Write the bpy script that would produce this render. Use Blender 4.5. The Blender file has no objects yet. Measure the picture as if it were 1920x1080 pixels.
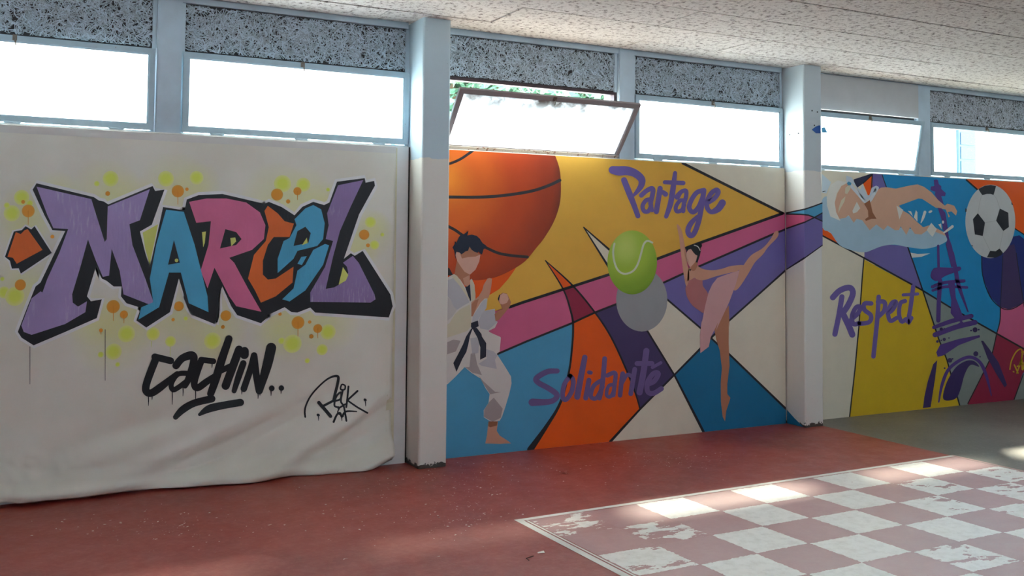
import bpy, bmesh, math, random
import numpy as np
from mathutils import Vector, Matrix, geometry, noise

random.seed(7)
rng = np.random.default_rng(11)
scene = bpy.context.scene
C = scene.collection

# ------------------------------------------------------------------ camera
CAM = Vector((0.0, -6.2824, 1.5))
VR = Vector((0.88657199, -0.46252333, 0.00789192))
VU = Vector((-0.02779771, -0.03623814, 0.9989565))
VF = Vector((0.46175469, 0.88586623, 0.04498481))
FPX, PX, PY = 1817.0, 960.0, 376.6
cd = bpy.data.cameras.new('camera')
cd.sensor_fit = 'HORIZONTAL'; cd.sensor_width = 36.0
cd.lens = 36.0 * FPX / 1920.0
cd.shift_y = -(540.0 - PY) / 1920.0
cd.clip_start = 0.05; cd.clip_end = 400
cam = bpy.data.objects.new('camera', cd); C.objects.link(cam)
m = Matrix.Identity(4)
for i in range(3):
    m[i][0] = VR[i]; m[i][1] = VU[i]; m[i][2] = -VF[i]; m[i][3] = CAM[i]
cam.matrix_world = m
scene.camera = cam

# ------------------------------------------------------------------ light
world = bpy.data.worlds.new('sky'); scene.world = world; world.use_nodes = True
bg = world.node_tree.nodes['Background']
bg.inputs[0].default_value = (0.74, 0.88, 1.0, 1); bg.inputs[1].default_value = 15.0
sd = bpy.data.lights.new('sun', 'SUN'); sd.energy = 33.0; sd.angle = math.radians(5.0); sd.color = (1.0, 0.90, 0.74)
sun = bpy.data.objects.new('sun', sd); C.objects.link(sun)
sun.rotation_euler = Vector((-1.3, -1.8, -2.45)).to_track_quat('-Z', 'Y').to_euler()
sun.location = (8, 10, 20)
vs = scene.view_settings
vs.view_transform = 'Standard'; vs.look = 'None'; vs.exposure = 0.50; vs.gamma = 1.0; vs.use_curve_mapping = False
scene.cycles.use_denoising = True
scene.cycles.max_bounces = 10; scene.cycles.diffuse_bounces = 6; scene.cycles.transparent_max_bounces = 16
scene.cycles.sample_clamp_indirect = 8.0

# ------------------------------------------------------------------ helpers
def lin(c):
    out = []
    for v in c[:3]:
        v = v / 255.0
        out.append(v / 12.92 if v <= 0.04045 else ((v + 0.055) / 1.055) ** 2.4)
    return (out[0], out[1], out[2], 1.0)

def ray(x, y):
    return VR * ((x - PX) / FPX) + VU * ((PY - y) / FPX) + VF

def on_y(x, y, Y=0.0):            # a photo point rectified onto a plane parallel to the wall
    d = ray(x, y); return CAM + d * ((Y - CAM.y) / d.y)

def on_x(x, y, X):
    d = ray(x, y); return CAM + d * ((X - CAM.x) / d.x)

def on_z(x, y, Z=0.0):
    d = ray(x, y); return CAM + d * ((Z - CAM.z) / d.z)

def link(name, me, mat=None, parent=None):
    o = bpy.data.objects.new(name, me); C.objects.link(o)
    if mat is not None:
        for mm in (mat if isinstance(mat, (list, tuple)) else [mat]):
            me.materials.append(mm)
    if parent is not None:
        o.parent = parent
    return o

def empty(name, loc=(0, 0, 0), parent=None):
    o = bpy.data.objects.new(name, None); C.objects.link(o); o.location = loc
    o.empty_display_size = 0.1
    if parent is not None: o.parent = parent
    return o

def tag(o, label=None, cat=None, group=None, kind=None):
    if label: o['label'] = label
    if cat: o['category'] = cat
    if group: o['group'] = group
    if kind: o['kind'] = kind
    return o

def mesh_from(name, verts, faces):
    me = bpy.data.meshes.new(name); me.from_pydata([tuple(v) for v in verts], [], faces); me.update()
    return me

class MB:
    """collects boxes / prisms / tubes into one mesh"""
    def __init__(self): self.v = []; self.f = []
    def box(self, x0, x1, y0, y1, z0, z1):
        b = len(self.v)
        self.v += [(x0, y0, z0), (x1, y0, z0), (x1, y1, z0), (x0, y1, z0), (x0, y0, z1), (x1, y0, z1), (x1, y1, z1), (x0, y1, z1)]
        self.f += [[b + i for i in q] for q in ((0, 3, 2, 1), (4, 5, 6, 7), (0, 1, 5, 4), (1, 2, 6, 5), (2, 3, 7, 6), (3, 0, 4, 7))]
        return self
    def prism(self, pts, z0, z1):          # pts counter-clockwise in plan
        b = len(self.v); n = len(pts)
        self.v += [(p[0], p[1], z0) for p in pts] + [(p[0], p[1], z1) for p in pts]
        self.f.append([b + i for i in reversed(range(n))]); self.f.append([b + n + i for i in range(n)])
        for i in range(n):
            j = (i + 1) % n; self.f.append([b + i, b + j, b + n + j, b + n + i])
        return self
    def tube(self, pts, r, n=8):
        b0 = len(self.v); pts = [Vector(p) for p in pts]
        for k, p in enumerate(pts):
            t = (pts[min(k + 1, len(pts) - 1)] - pts[max(k - 1, 0)]).normalized()
            a = t.orthogonal().normalized(); c = t.cross(a)
            for i in range(n):
                an = 2 * math.pi * i / n
                self.v.append(tuple(p + (a * math.cos(an) + c * math.sin(an)) * r))
        for k in range(len(pts) - 1):
            for i in range(n):
                j = (i + 1) % n
                self.f.append([b0 + k * n + i, b0 + k * n + j, b0 + (k + 1) * n + j, b0 + (k + 1) * n + i])
        self.f.append([b0 + i for i in reversed(range(n))]); self.f.append([b0 + (len(pts) - 1) * n + i for i in range(n)])
        return self
    def build(self, name, mat, parent=None, bevel=0.0):
        me = mesh_from(name, self.v, self.f)
        if bevel:
            bm = bmesh.new(); bm.from_mesh(me)
            bmesh.ops.bevel(bm, geom=bm.edges[:], offset=bevel, segments=2, affect='EDGES', clamp_overlap=True)
            bm.to_mesh(me); bm.free()
        return link(name, me, mat, parent)

# ------------------------------------------------------------------ materials
def newmat(name):
    mt = bpy.data.materials.new(name); mt.use_nodes = True
    nt = mt.node_tree; b = nt.nodes['Principled BSDF']
    return mt, nt, b

def N(nt, t, **kw):
    n = nt.nodes.new(t)
    for k, v in kw.items(): setattr(n, k, v)
    return n

def ramp(nt, fac, stops, interp='LINEAR'):
    n = nt.nodes.new('ShaderNodeValToRGB'); cr = n.color_ramp; cr.interpolation = interp
    while len(cr.elements) > 1: cr.elements.remove(cr.elements[-1])
    cr.elements[0].position = stops[0][0]; cr.elements[0].color = stops[0][1]
    for p, c in stops[1:]:
        e = cr.elements.new(p); e.color = c
    if fac is not None: nt.links.new(fac, n.inputs[0])
    return n

def pos(nt, scale=(1, 1, 1), rot=(0, 0, 0)):
    g = N(nt, 'ShaderNodeNewGeometry'); mp = N(nt, 'ShaderNodeMapping')
    mp.inputs['Scale'].default_value = scale; mp.inputs['Rotation'].default_value = rot
    nt.links.new(g.outputs['Position'], mp.inputs['Vector'])
    return mp.outputs[0]

def nz(nt, vec, scale, detail=3.0, rough=0.55, dist=0.0):
    n = N(nt, 'ShaderNodeTexNoise'); n.inputs['Scale'].default_value = scale; n.inputs['Detail'].default_value = detail
    n.inputs['Roughness'].default_value = rough; n.inputs['Distortion'].default_value = dist
    nt.links.new(vec, n.inputs['Vector'])
    return n.outputs['Fac']

def mix(nt, fac, a, b, blend='MIX'):
    n = N(nt, 'ShaderNodeMix', data_type='RGBA', blend_type=blend)
    for sock, val in ((n.inputs['Factor'], fac), (n.inputs['A'], a), (n.inputs['B'], b)):
        if hasattr(val, 'is_output'): nt.links.new(val, sock)
        else: sock.default_value = val
    return n.outputs['Result']

def math_(nt, op, a, b=0.0, clamp=False):
    n = N(nt, 'ShaderNodeMath', operation=op); n.use_clamp = clamp
    for i, val in enumerate((a, b)):
        if hasattr(val, 'is_output'): nt.links.new(val, n.inputs[i])
        else: n.inputs[i].default_value = val
    return n.outputs[0]

def bump(nt, b, height, strength, dist):
    n = N(nt, 'ShaderNodeBump'); n.inputs['Strength'].default_value = strength; n.inputs['Distance'].default_value = dist
    nt.links.new(height, n.inputs['Height']); nt.links.new(n.outputs[0], b.inputs['Normal'])

MATS = {}
def paint(rgb, rough=0.55, var=0.022, key=None, bumpy=0.12, scale=5.0, spec=0.35):
    """flat wall paint with faint roller mottling"""
    k = (tuple(rgb), rough, var, key)
    if k in MATS: return MATS[k]
    mt, nt, b = newmat('paint_%d_%d_%d' % tuple(rgb))
    c = lin(rgb)
    dark = tuple(x * (1 - 2.2 * var) for x in c[:3]) + (1,)
    light = tuple(min(1, x * (1 + var)) for x in c[:3]) + (1,)
    v = pos(nt)
    f = nz(nt, v, scale, 4)
    r = ramp(nt, f, [(0.3, dark), (0.7, light)])
    nt.links.new(r.outputs[0], b.inputs['Base Color'])
    b.inputs['Roughness'].default_value = rough; b.inputs['Specular IOR Level'].default_value = spec
    if bumpy: bump(nt, b, nz(nt, v, 140, 2), bumpy, 0.002)
    MATS[k] = mt
    return mt

def plain(rgb, rough=0.5, metal=0.0, key='plain'):
    k = (tuple(rgb), rough, metal, key)
    if k in MATS: return MATS[k]
    mt, nt, b = newmat('coat_%d_%d_%d' % tuple(rgb))
    c = lin(rgb); v = pos(nt)
    r = ramp(nt, nz(nt, v, 30, 4), [(0.35, tuple(x * 0.86 for x in c[:3]) + (1,)), (0.6, c)])
    nt.links.new(r.outputs[0], b.inputs['Base Color'])
    b.inputs['Roughness'].default_value = rough; b.inputs['Metallic'].default_value = metal
    MATS[k] = mt
    return mt

def radial(name, centre, radius, stops, rough=0.5):
    mt, nt, b = newmat(name)
    g = N(nt, 'ShaderNodeNewGeometry'); d = N(nt, 'ShaderNodeVectorMath', operation='DISTANCE')
    nt.links.new(g.outputs['Position'], d.inputs[0]); d.inputs[1].default_value = centre
    f = math_(nt, 'DIVIDE', d.outputs['Value'], radius)
    f = math_(nt, 'ADD', f, math_(nt, 'MULTIPLY', math_(nt, 'SUBTRACT', nz(nt, pos(nt), 6, 3), 0.5), 0.10))
    r = ramp(nt, f, [(p, lin(c)) for p, c in stops], 'EASE')
    nt.links.new(r.outputs[0], b.inputs['Base Color']); b.inputs['Roughness'].default_value = rough
    b.inputs['Specular IOR Level'].default_value = 0.35
    return mt

def chipped(name, rgb, under, amount=0.38, rough=0.45):
    """old gloss paint on steel or concrete, chipped to what lies under it"""
    mt, nt, b = newmat(name)
    v = pos(nt); c = lin(rgb)
    f = nz(nt, v, 38, 6, 0.65)
    f2 = nz(nt, v, 5, 3)
    base = ramp(nt, f2, [(0.3, tuple(x * 0.85 for x in c[:3]) + (1,)), (0.7, c)])
    msk = ramp(nt, f, [(amount - 0.03, (1, 1, 1, 1)), (amount, (0, 0, 0, 1))])
    col = mix(nt, msk.outputs[0], base.outputs[0], lin(under))
    nt.links.new(col, b.inputs['Base Color']); b.inputs['Roughness'].default_value = rough
    bump(nt, b, f, 0.15, 0.003)
    return mt

CREAM = paint((220, 212, 192), key='wall')
ROOM_GREY = paint((140, 138, 134), key='room')
WHITE_WALL = paint((226, 227, 226), key='w')
BLUEGREY = chipped('blue_grey_gloss', (190, 210, 222), (100, 106, 112), 0.29)
BLUEGREY_POST = chipped('blue_grey_post', (188, 208, 222), (120, 130, 140), 0.28)
SASH = chipped('sash_blue_grey', (174, 198, 210), (128, 98, 84), 0.29, 0.4)
SASH_BACKLIT = chipped('sash_backlit_grey', (158, 152, 152), (92, 76, 68), 0.33, 0.4)  # open sash: backlit shade put into a darker grey paint
RUSTY = chipped('sash_rusty_rail', (196, 186, 174), (128, 84, 62), 0.42, 0.55)
REBATE = plain((62, 44, 50), 0.5)
METAL = plain((120, 112, 104), 0.4, 0.7)
DARK_GAP = plain((18, 17, 16), 0.9)

def column_mat(name, split, upper, lower):
    mt, nt, b = newmat(name)
    g = N(nt, 'ShaderNodeNewGeometry'); s = N(nt, 'ShaderNodeSeparateXYZ'); nt.links.new(g.outputs['Position'], s.inputs[0])
    v = pos(nt)
    z = math_(nt, 'ADD', s.outputs['Z'], math_(nt, 'MULTIPLY', math_(nt, 'SUBTRACT', nz(nt, v, 12, 3), 0.5), 0.03))
    f = math_(nt, 'GREATER_THAN', z, split)
    col = mix(nt, f, lin(lower), lin(upper))
    chips = ramp(nt, nz(nt, v, 45, 6, 0.7), [(0.27, (1, 1, 1, 1)), (0.30, (0, 0, 0, 1))])
    col = mix(nt, chips.outputs[0], col, lin((120, 118, 112)))
    # scuffed foot
    foot = math_(nt, 'LESS_THAN', math_(nt, 'ADD', s.outputs['Z'], math_(nt, 'MULTIPLY', nz(nt, v, 30, 5, 0.7), -0.12)), -0.035)
    col = mix(nt, foot, col, lin((70, 66, 60)))
    nt.links.new(col, b.inputs['Base Color']); b.inputs['Roughness'].default_value = 0.42
    bump(nt, b, nz(nt, v, 60, 3), 0.1, 0.003)
    return mt
COL1 = column_mat('column_paint_a', 2.08, (184, 204, 214), (222, 219, 210))
COL2 = column_mat('column_paint_b', 2.14, (188, 200, 206), (220, 218, 212))

def red_nodes(nt, faded=0.0):
    v = pos(nt)
    a = nz(nt, v, 0.9, 5, 0.6); bb = nz(nt, v, 26, 6, 0.7); sc = nz(nt, pos(nt, (3.0, 14.0, 1), (0, 0, 0.5)), 9, 5, 0.7)
    c1 = ramp(nt, a, [(0.3, lin((118, 26, 10))), (0.5, lin((144, 36, 16))), (0.72, lin((156, 56, 36)))])
    c2 = mix(nt, math_(nt, 'MULTIPLY', ramp(nt, bb, [(0.45, (0, 0, 0, 1)), (0.75, (1, 1, 1, 1))]).outputs[0], 0.45), c1.outputs[0], lin((178, 100, 84)))
    c3 = mix(nt, math_(nt, 'MULTIPLY', ramp(nt, sc, [(0.56, (0, 0, 0, 1)), (0.7, (1, 1, 1, 1))]).outputs[0], 0.3), c2, lin((172, 108, 96)))
    if faded: c3 = mix(nt, faded, c3, lin((196, 158, 158)))
    return v, c3, bb

def red_floor(name, faded=0.0):
    mt, nt, b = newmat(name)
    v, c, f = red_nodes(nt, faded)
    nt.links.new(c, b.inputs['Base Color'])
    r = ramp(nt, nz(nt, v, 7, 4), [(0.3, (0.42, 0.42, 0.42, 1)), (0.7, (0.56, 0.56, 0.56, 1))])
    nt.links.new(r.outputs[0], b.inputs['Roughness']); b.inputs['Specular IOR Level'].default_value = 1.0 if faded else 0.6
    b.inputs['Coat Weight'].default_value = 0.8 if faded else 0.3; b.inputs['Coat Roughness'].default_value = 0.45
    bump(nt, b, nz(nt, v, 55, 5, 0.65), 0.3, 0.004)
    return mt
FLOOR_RED = red_floor('red_floor_paint')
FLOOR_PINK = red_floor('faded_red_floor_paint', 0.46)

mt, nt, b = newmat('grey_floor_screed'); FLOOR_GREY = mt
v = pos(nt)
r = ramp(nt, nz(nt, v, 1.2, 6, 0.65), [(0.3, lin((94, 92, 84))), (0.7, lin((124, 121, 112)))])
c = mix(nt, math_(nt, 'MULTIPLY', ramp(nt, nz(nt, v, 40, 5, 0.7), [(0.5, (0, 0, 0, 1)), (0.8, (1, 1, 1, 1))]).outputs[0], 0.35), r.outputs[0], lin((172, 166, 158)))
nt.links.new(c, b.inputs['Base Color']); b.inputs['Roughness'].default_value = 0.45
bump(nt, b, nz(nt, v, 60, 4), 0.2, 0.003)

def worn_white(name, level):
    """white line paint worn through to the red floor; square-local coordinates -1..1"""
    mt, nt, b = newmat(name)
    v, red, f = red_nodes(nt, 0.35)
    tc = N(nt, 'ShaderNodeTexCoord'); s = N(nt, 'ShaderNodeSeparateXYZ'); nt.links.new(tc.outputs['Object'], s.inputs[0])
    ax = math_(nt, 'ABSOLUTE', s.outputs['X']); ay = math_(nt, 'ABSOLUTE', s.outputs['Y'])
    e = math_(nt, 'SUBTRACT', 1.0, math_(nt, 'MAXIMUM', ax, ay))            # distance from the edge
    rag = math_(nt, 'MULTIPLY', math_(nt, 'SUBTRACT', nz(nt, v, 30, 6, 0.75), 0.40), 0.26)
    edge = math_(nt, 'GREATER_THAN', math_(nt, 'SUBTRACT', e, rag), 0.012)
    big = nz(nt, pos(nt, (1.0, 2.2, 1), (0, 0, 0.3)), 4.6, 6, 0.62)
    hole = math_(nt, 'GREATER_THAN', big, level)
    msk = math_(nt, 'MULTIPLY', edge, hole)
    wv = ramp(nt, nz(nt, v, 18, 5, 0.7), [(0.25, lin((214, 210, 202))), (0.55, lin((240, 238, 232)))])
    col = mix(nt, msk, red, wv.outputs[0])
    nt.links.new(col, b.inputs['Base Color']); b.inputs['Roughness'].default_value = 0.46; b.inputs['Specular IOR Level'].default_value = 1.0; b.inputs['Coat Weight'].default_value = 0.8; b.inputs['Coat Roughness'].default_value = 0.45
    bump(nt, b, math_(nt, 'ADD', math_(nt, 'MULTIPLY', msk, 0.6), nz(nt, v, 70, 4)), 0.25, 0.003)
    return mt
WORN = [worn_white('worn_white_light', 0.30), worn_white('worn_white_mid', 0.42), worn_white('worn_white_heavy', 0.53)]

def fibre_mat(name, stops, sc=1.0, bstr=0.9, bd=0.012, axes='xy'):
    """felted wood-wool: ridged noise stretched along several directions"""
    mt, nt, b = newmat(name)
    h = None
    for k in range(5):
        a = k * math.pi / 5 + 0.2
        rot = (0, 0, a) if axes == 'xy' else (0, a, 0)
        s_ = (120 * sc, 26 * sc, 20) if axes == 'xy' else (120 * sc, 20, 26 * sc)
        f = nz(nt, pos(nt, s_, rot), 1.0, 2, 0.5, 1.3)
        ridge = math_(nt, 'SUBTRACT', 1.0, math_(nt, 'MULTIPLY', math_(nt, 'ABSOLUTE', math_(nt, 'SUBTRACT', f, 0.5)), 5.0), True)
        h = ridge if h is None else math_(nt, 'MAXIMUM', h, ridge)
    clump = nz(nt, pos(nt), 34 * sc, 4, 0.7)
    hh = math_(nt, 'MULTIPLY', h, ramp(nt, clump, [(0.36, (0.25, 0.25, 0.25, 1)), (0.5, (1, 1, 1, 1))]).outputs[0])
    r = ramp(nt, hh, stops)
    nt.links.new(r.outputs[0], b.inputs['Base Color']); b.inputs['Roughness'].default_value = 0.85
    b.inputs['Specular IOR Level'].default_value = 0.2
    bump(nt, b, hh, bstr, bd)
    return mt
CEIL = fibre_mat('ceiling_wood_wool', [(0.15, lin((84, 72, 68))), (0.45, lin((170, 160, 156))), (0.9, lin((214, 207, 203)))], 0.85, 0.7, 0.010)
CEIL_GAP = plain((44, 36, 32), 0.9)
FIBRE_BACK = plain((58, 56, 58), 0.9)
def strand(name, rgb):
    mt, nt, b = newmat(name); at = N(nt, 'ShaderNodeAttribute'); at.attribute_name = 'tone'
    r = ramp(nt, at.outputs['Fac'], [(0.3, tuple(x * 0.35 for x in lin(rgb)[:3]) + (1,)), (1.0, lin(rgb))])
    col = mix(nt, ramp(nt, nz(nt, pos(nt), 14, 4, 0.7), [(0.55, (0, 0, 0, 1)), (0.75, (0.6,) * 3 + (1,))]).outputs[0], r.outputs[0], lin((120, 110, 104)))
    nt.links.new(col, b.inputs['Base Color']); b.inputs['Roughness'].default_value = 0.8
    return mt
FIBRE = strand('wood_wool_strand_paint', (208, 226, 238)); FIBRE2 = strand('wood_wool_strand_paint_pale', (222, 230, 240))
GREY_BOARD = paint((186, 188, 190), 0.6, 0.03)

def glass(name, clear, tint=(0.94, 0.97, 0.96), dirt=0.0):
    """old pane: partly see-through, partly milky"""
    mt, nt, b = newmat(name); nt.nodes.remove(b)
    out = nt.nodes['Material Output']
    tr = N(nt, 'ShaderNodeBsdfTransparent'); tr.inputs[0].default_value = tint + (1,)
    tl = N(nt, 'ShaderNodeBsdfTranslucent'); tl.inputs[0].default_value = (0.90, 0.93, 0.94, 1)
    gl = N(nt, 'ShaderNodeBsdfGlossy'); gl.inputs['Roughness'].default_value = 0.08
    m1 = N(nt, 'ShaderNodeMixShader')
    f = nz(nt, pos(nt), 3.0, 5, 0.6)
    fr = ramp(nt, f, [(0.3, (clear * 0.8,) * 3 + (1,)), (0.7, (clear * 1.1,) * 3 + (1,))])
    nt.links.new(fr.outputs[0], m1.inputs[0]); nt.links.new(tl.outputs[0], m1.inputs[1]); nt.links.new(tr.outputs[0], m1.inputs[2])
    m2 = N(nt, 'ShaderNodeMixShader'); m2.inputs[0].default_value = 0.04
    nt.links.new(m1.outputs[0], m2.inputs[1]); nt.links.new(gl.outputs[0], m2.inputs[2])
    last = m2
    if dirt:
        tc = N(nt, 'ShaderNodeTexCoord'); s = N(nt, 'ShaderNodeSeparateXYZ'); nt.links.new(tc.outputs['Generated'], s.inputs[0])
        top = ramp(nt, s.outputs['Z'], [(0.60, (0, 0, 0, 1)), (1.0, (1, 1, 1, 1))])
        d = math_(nt, 'MULTIPLY', top.outputs[0], ramp(nt, nz(nt, pos(nt), 7, 6, 0.7), [(0.36, (0, 0, 0, 1)), (0.62, (1, 1, 1, 1))]).outputs[0])
        df = N(nt, 'ShaderNodeBsdfDiffuse'); df.inputs[0].default_value = lin((120, 96, 78))
        m3 = N(nt, 'ShaderNodeMixShader'); nt.links.new(math_(nt, 'MULTIPLY', d, dirt), m3.inputs[0])
        nt.links.new(last.outputs[0], m3.inputs[1]); nt.links.new(df.outputs[0], m3.inputs[2]); last = m3
    nt.links.new(last.outputs[0], out.inputs[0])
    return mt
PANE = glass('milky_pane', 0.42); PANE_MILK = glass('very_milky_pane', 0.28)
PANE_DIRTY = glass('milky_pane_dirty', 0.2, dirt=1.0)
PANE_CLEAR = glass('clear_pane', 1.25)

# ------------------------------------------------------------------ the building shell
SILL, HEAD, TOP = 2.17, 2.70, 3.04
FX0, FX1, FY0 = -4.2, 13.4, -9.5
SPLITX = 6.10

# floor: red paint up to the column line, grey screed beyond
th = 0.0207
def fl(x, y): return (x, y, 0.0)
spl = [(SPLITX + 0.03, 0.32), (SPLITX + 0.005, -1.5), (SPLITX - 0.16, FY0)]
me = mesh_from('floor', [fl(FX0, .32), fl(FX0, FY0), fl(*spl[2]), fl(*spl[1]), fl(*spl[0]), fl(FX1, .32), fl(FX1, FY0)],
               [[0, 1, 2, 3, 4], [4, 3, 2, 6, 5]])
floor = link('floor', me, [FLOOR_RED, FLOOR_GREY]); me.polygons[1].material_index = 1
me.update()
tag(floor, 'red painted floor with grey screed beyond the far column', kind='structure')

# the chequered game board painted on the floor
GX, GY, SX, SY = 2.5674, -1.5888, 0.3527, 0.3349
def gv(i, j):
    return (GX + SX * i * math.cos(th) + SY * j * math.sin(th), GY + SX * i * math.sin(th) - SY * j * math.cos(th))
sq = mesh_from('painted_square', [(-1, -1, 0), (1, -1, 0), (1, 1, 0), (-1, 1, 0)], [[0, 1, 2, 3]])
sq_mats = {}
for key, mm in (('r', FLOOR_PINK), (0, WORN[0]), (1, WORN[1]), (2, WORN[2])):
    s2 = sq.copy(); s2.materials.append(mm); sq_mats[key] = s2
heavy = {(0, 0), (1, 1)}
midw = {(0, 2), (7, 1), (8, 2), (4, 4), (6, 2), (7, 3), (9, 1), (9, 3)}
for i in range(0, 10):
    for j in range(0, 9):
        white = (i + j) % 2 == 0
        key = 'r' if not white else (2 if (i, j) in heavy else 1 if (i, j) in midw else 0)
        o = bpy.data.objects.new('painted_square', sq_mats[key]); C.objects.link(o); o.parent = floor
        cx, cy = gv(i + .5, j + .5)
        o.location = (cx, cy, 0.0012 if white else 0.0008); o.rotation_euler = (0, 0, th)
        k = 1.02 if white else 1.0
        o.scale = (SX / 2 * k, SY / 2 * k, 1)
LINEM = worn_white('worn_white_line', 0.25)
def strip(i0, j0, i1, j1, z, mt_, name='border_line'):
    a, b_, c_, d_ = gv(i0, j0), gv(i1, j0), gv(i1, j1), gv(i0, j1)
    me = mesh_from(name, [(-1, -1, 0), (1, -1, 0), (1, 1, 0), (-1, 1, 0)], [[3, 2, 1, 0][::-1]])
    o = link(name, me, mt_, floor); cx, cy = gv((i0 + i1) / 2, (j0 + j1) / 2)
    o.location = (cx, cy, z); o.rotation_euler = (0, 0, th); o.scale = (SX * abs(i1 - i0) / 2, SY * abs(j1 - j0) / 2, 1)
    return o
BORDER = paint((236, 233, 226), 0.5, 0.06, 'border')
strip(-0.20, -0.13, 10.08, -0.02, 0.0014, BORDER)
strip(-0.20, -0.13, -0.085, 9.0, 0.0016, BORDER)
strip(-0.055, 0.0, -0.02, 9.0, 0.0010, BORDER)
strip(10.02, -0.13, 10.10, 9.0, 0.0014, paint((196, 160, 152), 0.5, 0.08, 'border'))

# ceiling of wood-wool boards
ceil = MB().box(FX0, FX1, FY0, 0.32, TOP + 0.04, TOP + 0.28).build('ceiling', CEIL_GAP)
tag(ceil, 'rough wood-wool board ceiling', kind='structure')
rows = [0.0, -0.30]
while rows[-1] > -5.2: rows.append(rows[-1] - 0.487)
for k in range(len(rows) - 1):
    y1, y0 = rows[k], rows[k + 1]
    x = FX0 + [0.4, 1.14, 0.2, 1.5, 0.9][k % 5] - 2.0
    while x < FX1:
        a, b_ = max(x, FX0), min(x + 2.0, FX1)
        if b_ - a > 0.05:
            dz = random.uniform(-0.003, 0.003)
            MB().box(a + 0.005, b_ - 0.005, y0 + 0.005, y1 - 0.005, TOP + dz, TOP + 0.045).build('ceiling_board', CEIL, ceil)
        x += 2.0
MB().box(FX0, FX1, FY0, rows[-1], TOP, TOP + 0.045).build('ceiling_board', CEIL, ceil)

# columns, posts, parapet bays
BAY = 3.452
COLX = [-0.977 + BAY * k for k in range(4)]          # left faces
CW, CP = 0.205, 0.215                                # width, projection
def column(x0, mat_, label):
    c = 0.012
    pts = [(x0, 0.30), (x0, -CP + c), (x0 + c * .35, -CP + c * .35), (x0 + c, -CP), (x0 + CW - c, -CP), (x0 + CW - c * .35, -CP + c * .35), (x0 + CW, -CP + c), (x0 + CW, 0.30)]
    o = MB().prism(pts, 0.0, TOP).build('column', mat_)
    tag(o, label, kind='structure'); return o
column(COLX[0], COL1, 'painted column out at the left end of the wall')
column1 = column(COLX[1], COL1, 'square column, blue-grey above and white below, beside the plastic sheet')
column2 = column(COLX[2], COL2, 'white square column crossed by the painted purple band')
column(COLX[3], COL2, 'painted column at the right end of the wall')

POSTS = [(0.797, 0.945), (4.222, 4.372), (7.592, 7.772), (11.12, 11.27)]
names = ['wall_left', 'wall_middle', 'wall_right', 'wall_far_right']
bays = []
for k in range(4):
    x0 = COLX[k] + CW; x1 = (COLX[k + 1] - 0.013) if k < 3 else FX1
    if k == 0: x0 = COLX[0] + CW
    w = MB().box(x0, x1, 0.0, 0.22, 0.0, SILL).build(names[k], WHITE_WALL if k == 0 else CREAM)
    tag(w, ['parapet wall behind the plastic sheet', 'parapet wall carrying the middle mural', 'parapet wall carrying the far mural', 'parapet wall at the far right'][k], kind='structure')
    bays.append((x0, x1, w))
    # post between the two windows of the bay, head rail and the strip under the ceiling
    p0, p1 = POSTS[k]
    MB().box(p0, p1, 0.018, 0.24, SILL, TOP).build('window_post', BLUEGREY_POST, w, bevel=0.006)
    MB().box(x0, x1, 0.03, 0.24, TOP - 0.035, TOP + 0.02).build('head_strip', BLUEGREY, w)
    MB().box(x0, x1, 0.012, 0.05, SILL, SILL + 0.006).build('sill_ledge', plain((222, 220, 214), 0.4), w)
MB().box(FX0, COLX[0], 0.0, 0.22, 0.0, TOP).build('wall_far_left', WHITE_WALL)['kind'] = 'structure'
w = MB().box(FX0 - .2, FX0, FY0, 0.22, 0.0, TOP).build('wall_side', WHITE_WALL); w['kind'] = 'structure'
w = MB().box(FX0 - .2, FX1, FY0 - .2, FY0, 0.0, 2.40).box(FX0 - .2, FX1, FY0 - .2, FY0, 2.715, TOP + .28)     # unseen wall added to cut daylight, its open band added to light murals
for k in range(11): w.box(FX0 + 1.6 * k, FX0 + 1.6 * k + .15, FY0 - .18, FY0 - .02, 2.40, 2.715)
w = w.build('added_wall_back', ROOM_GREY); w['kind'] = 'structure'
w = MB().box(FX1, FX1 + .2, FY0, 0.32, 0.0, TOP + .28).build('added_wall_end', ROOM_GREY); w['kind'] = 'structure'  # unseen end wall added to shut out light from the side
for k in range(1, 4):                                 # dark joints beside the columns
    MB().box(COLX[k] - 0.013, COLX[k], 0.012, 0.2, 0.0, SILL).build('joint', DARK_GAP, bays[k - 1][2])

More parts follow.
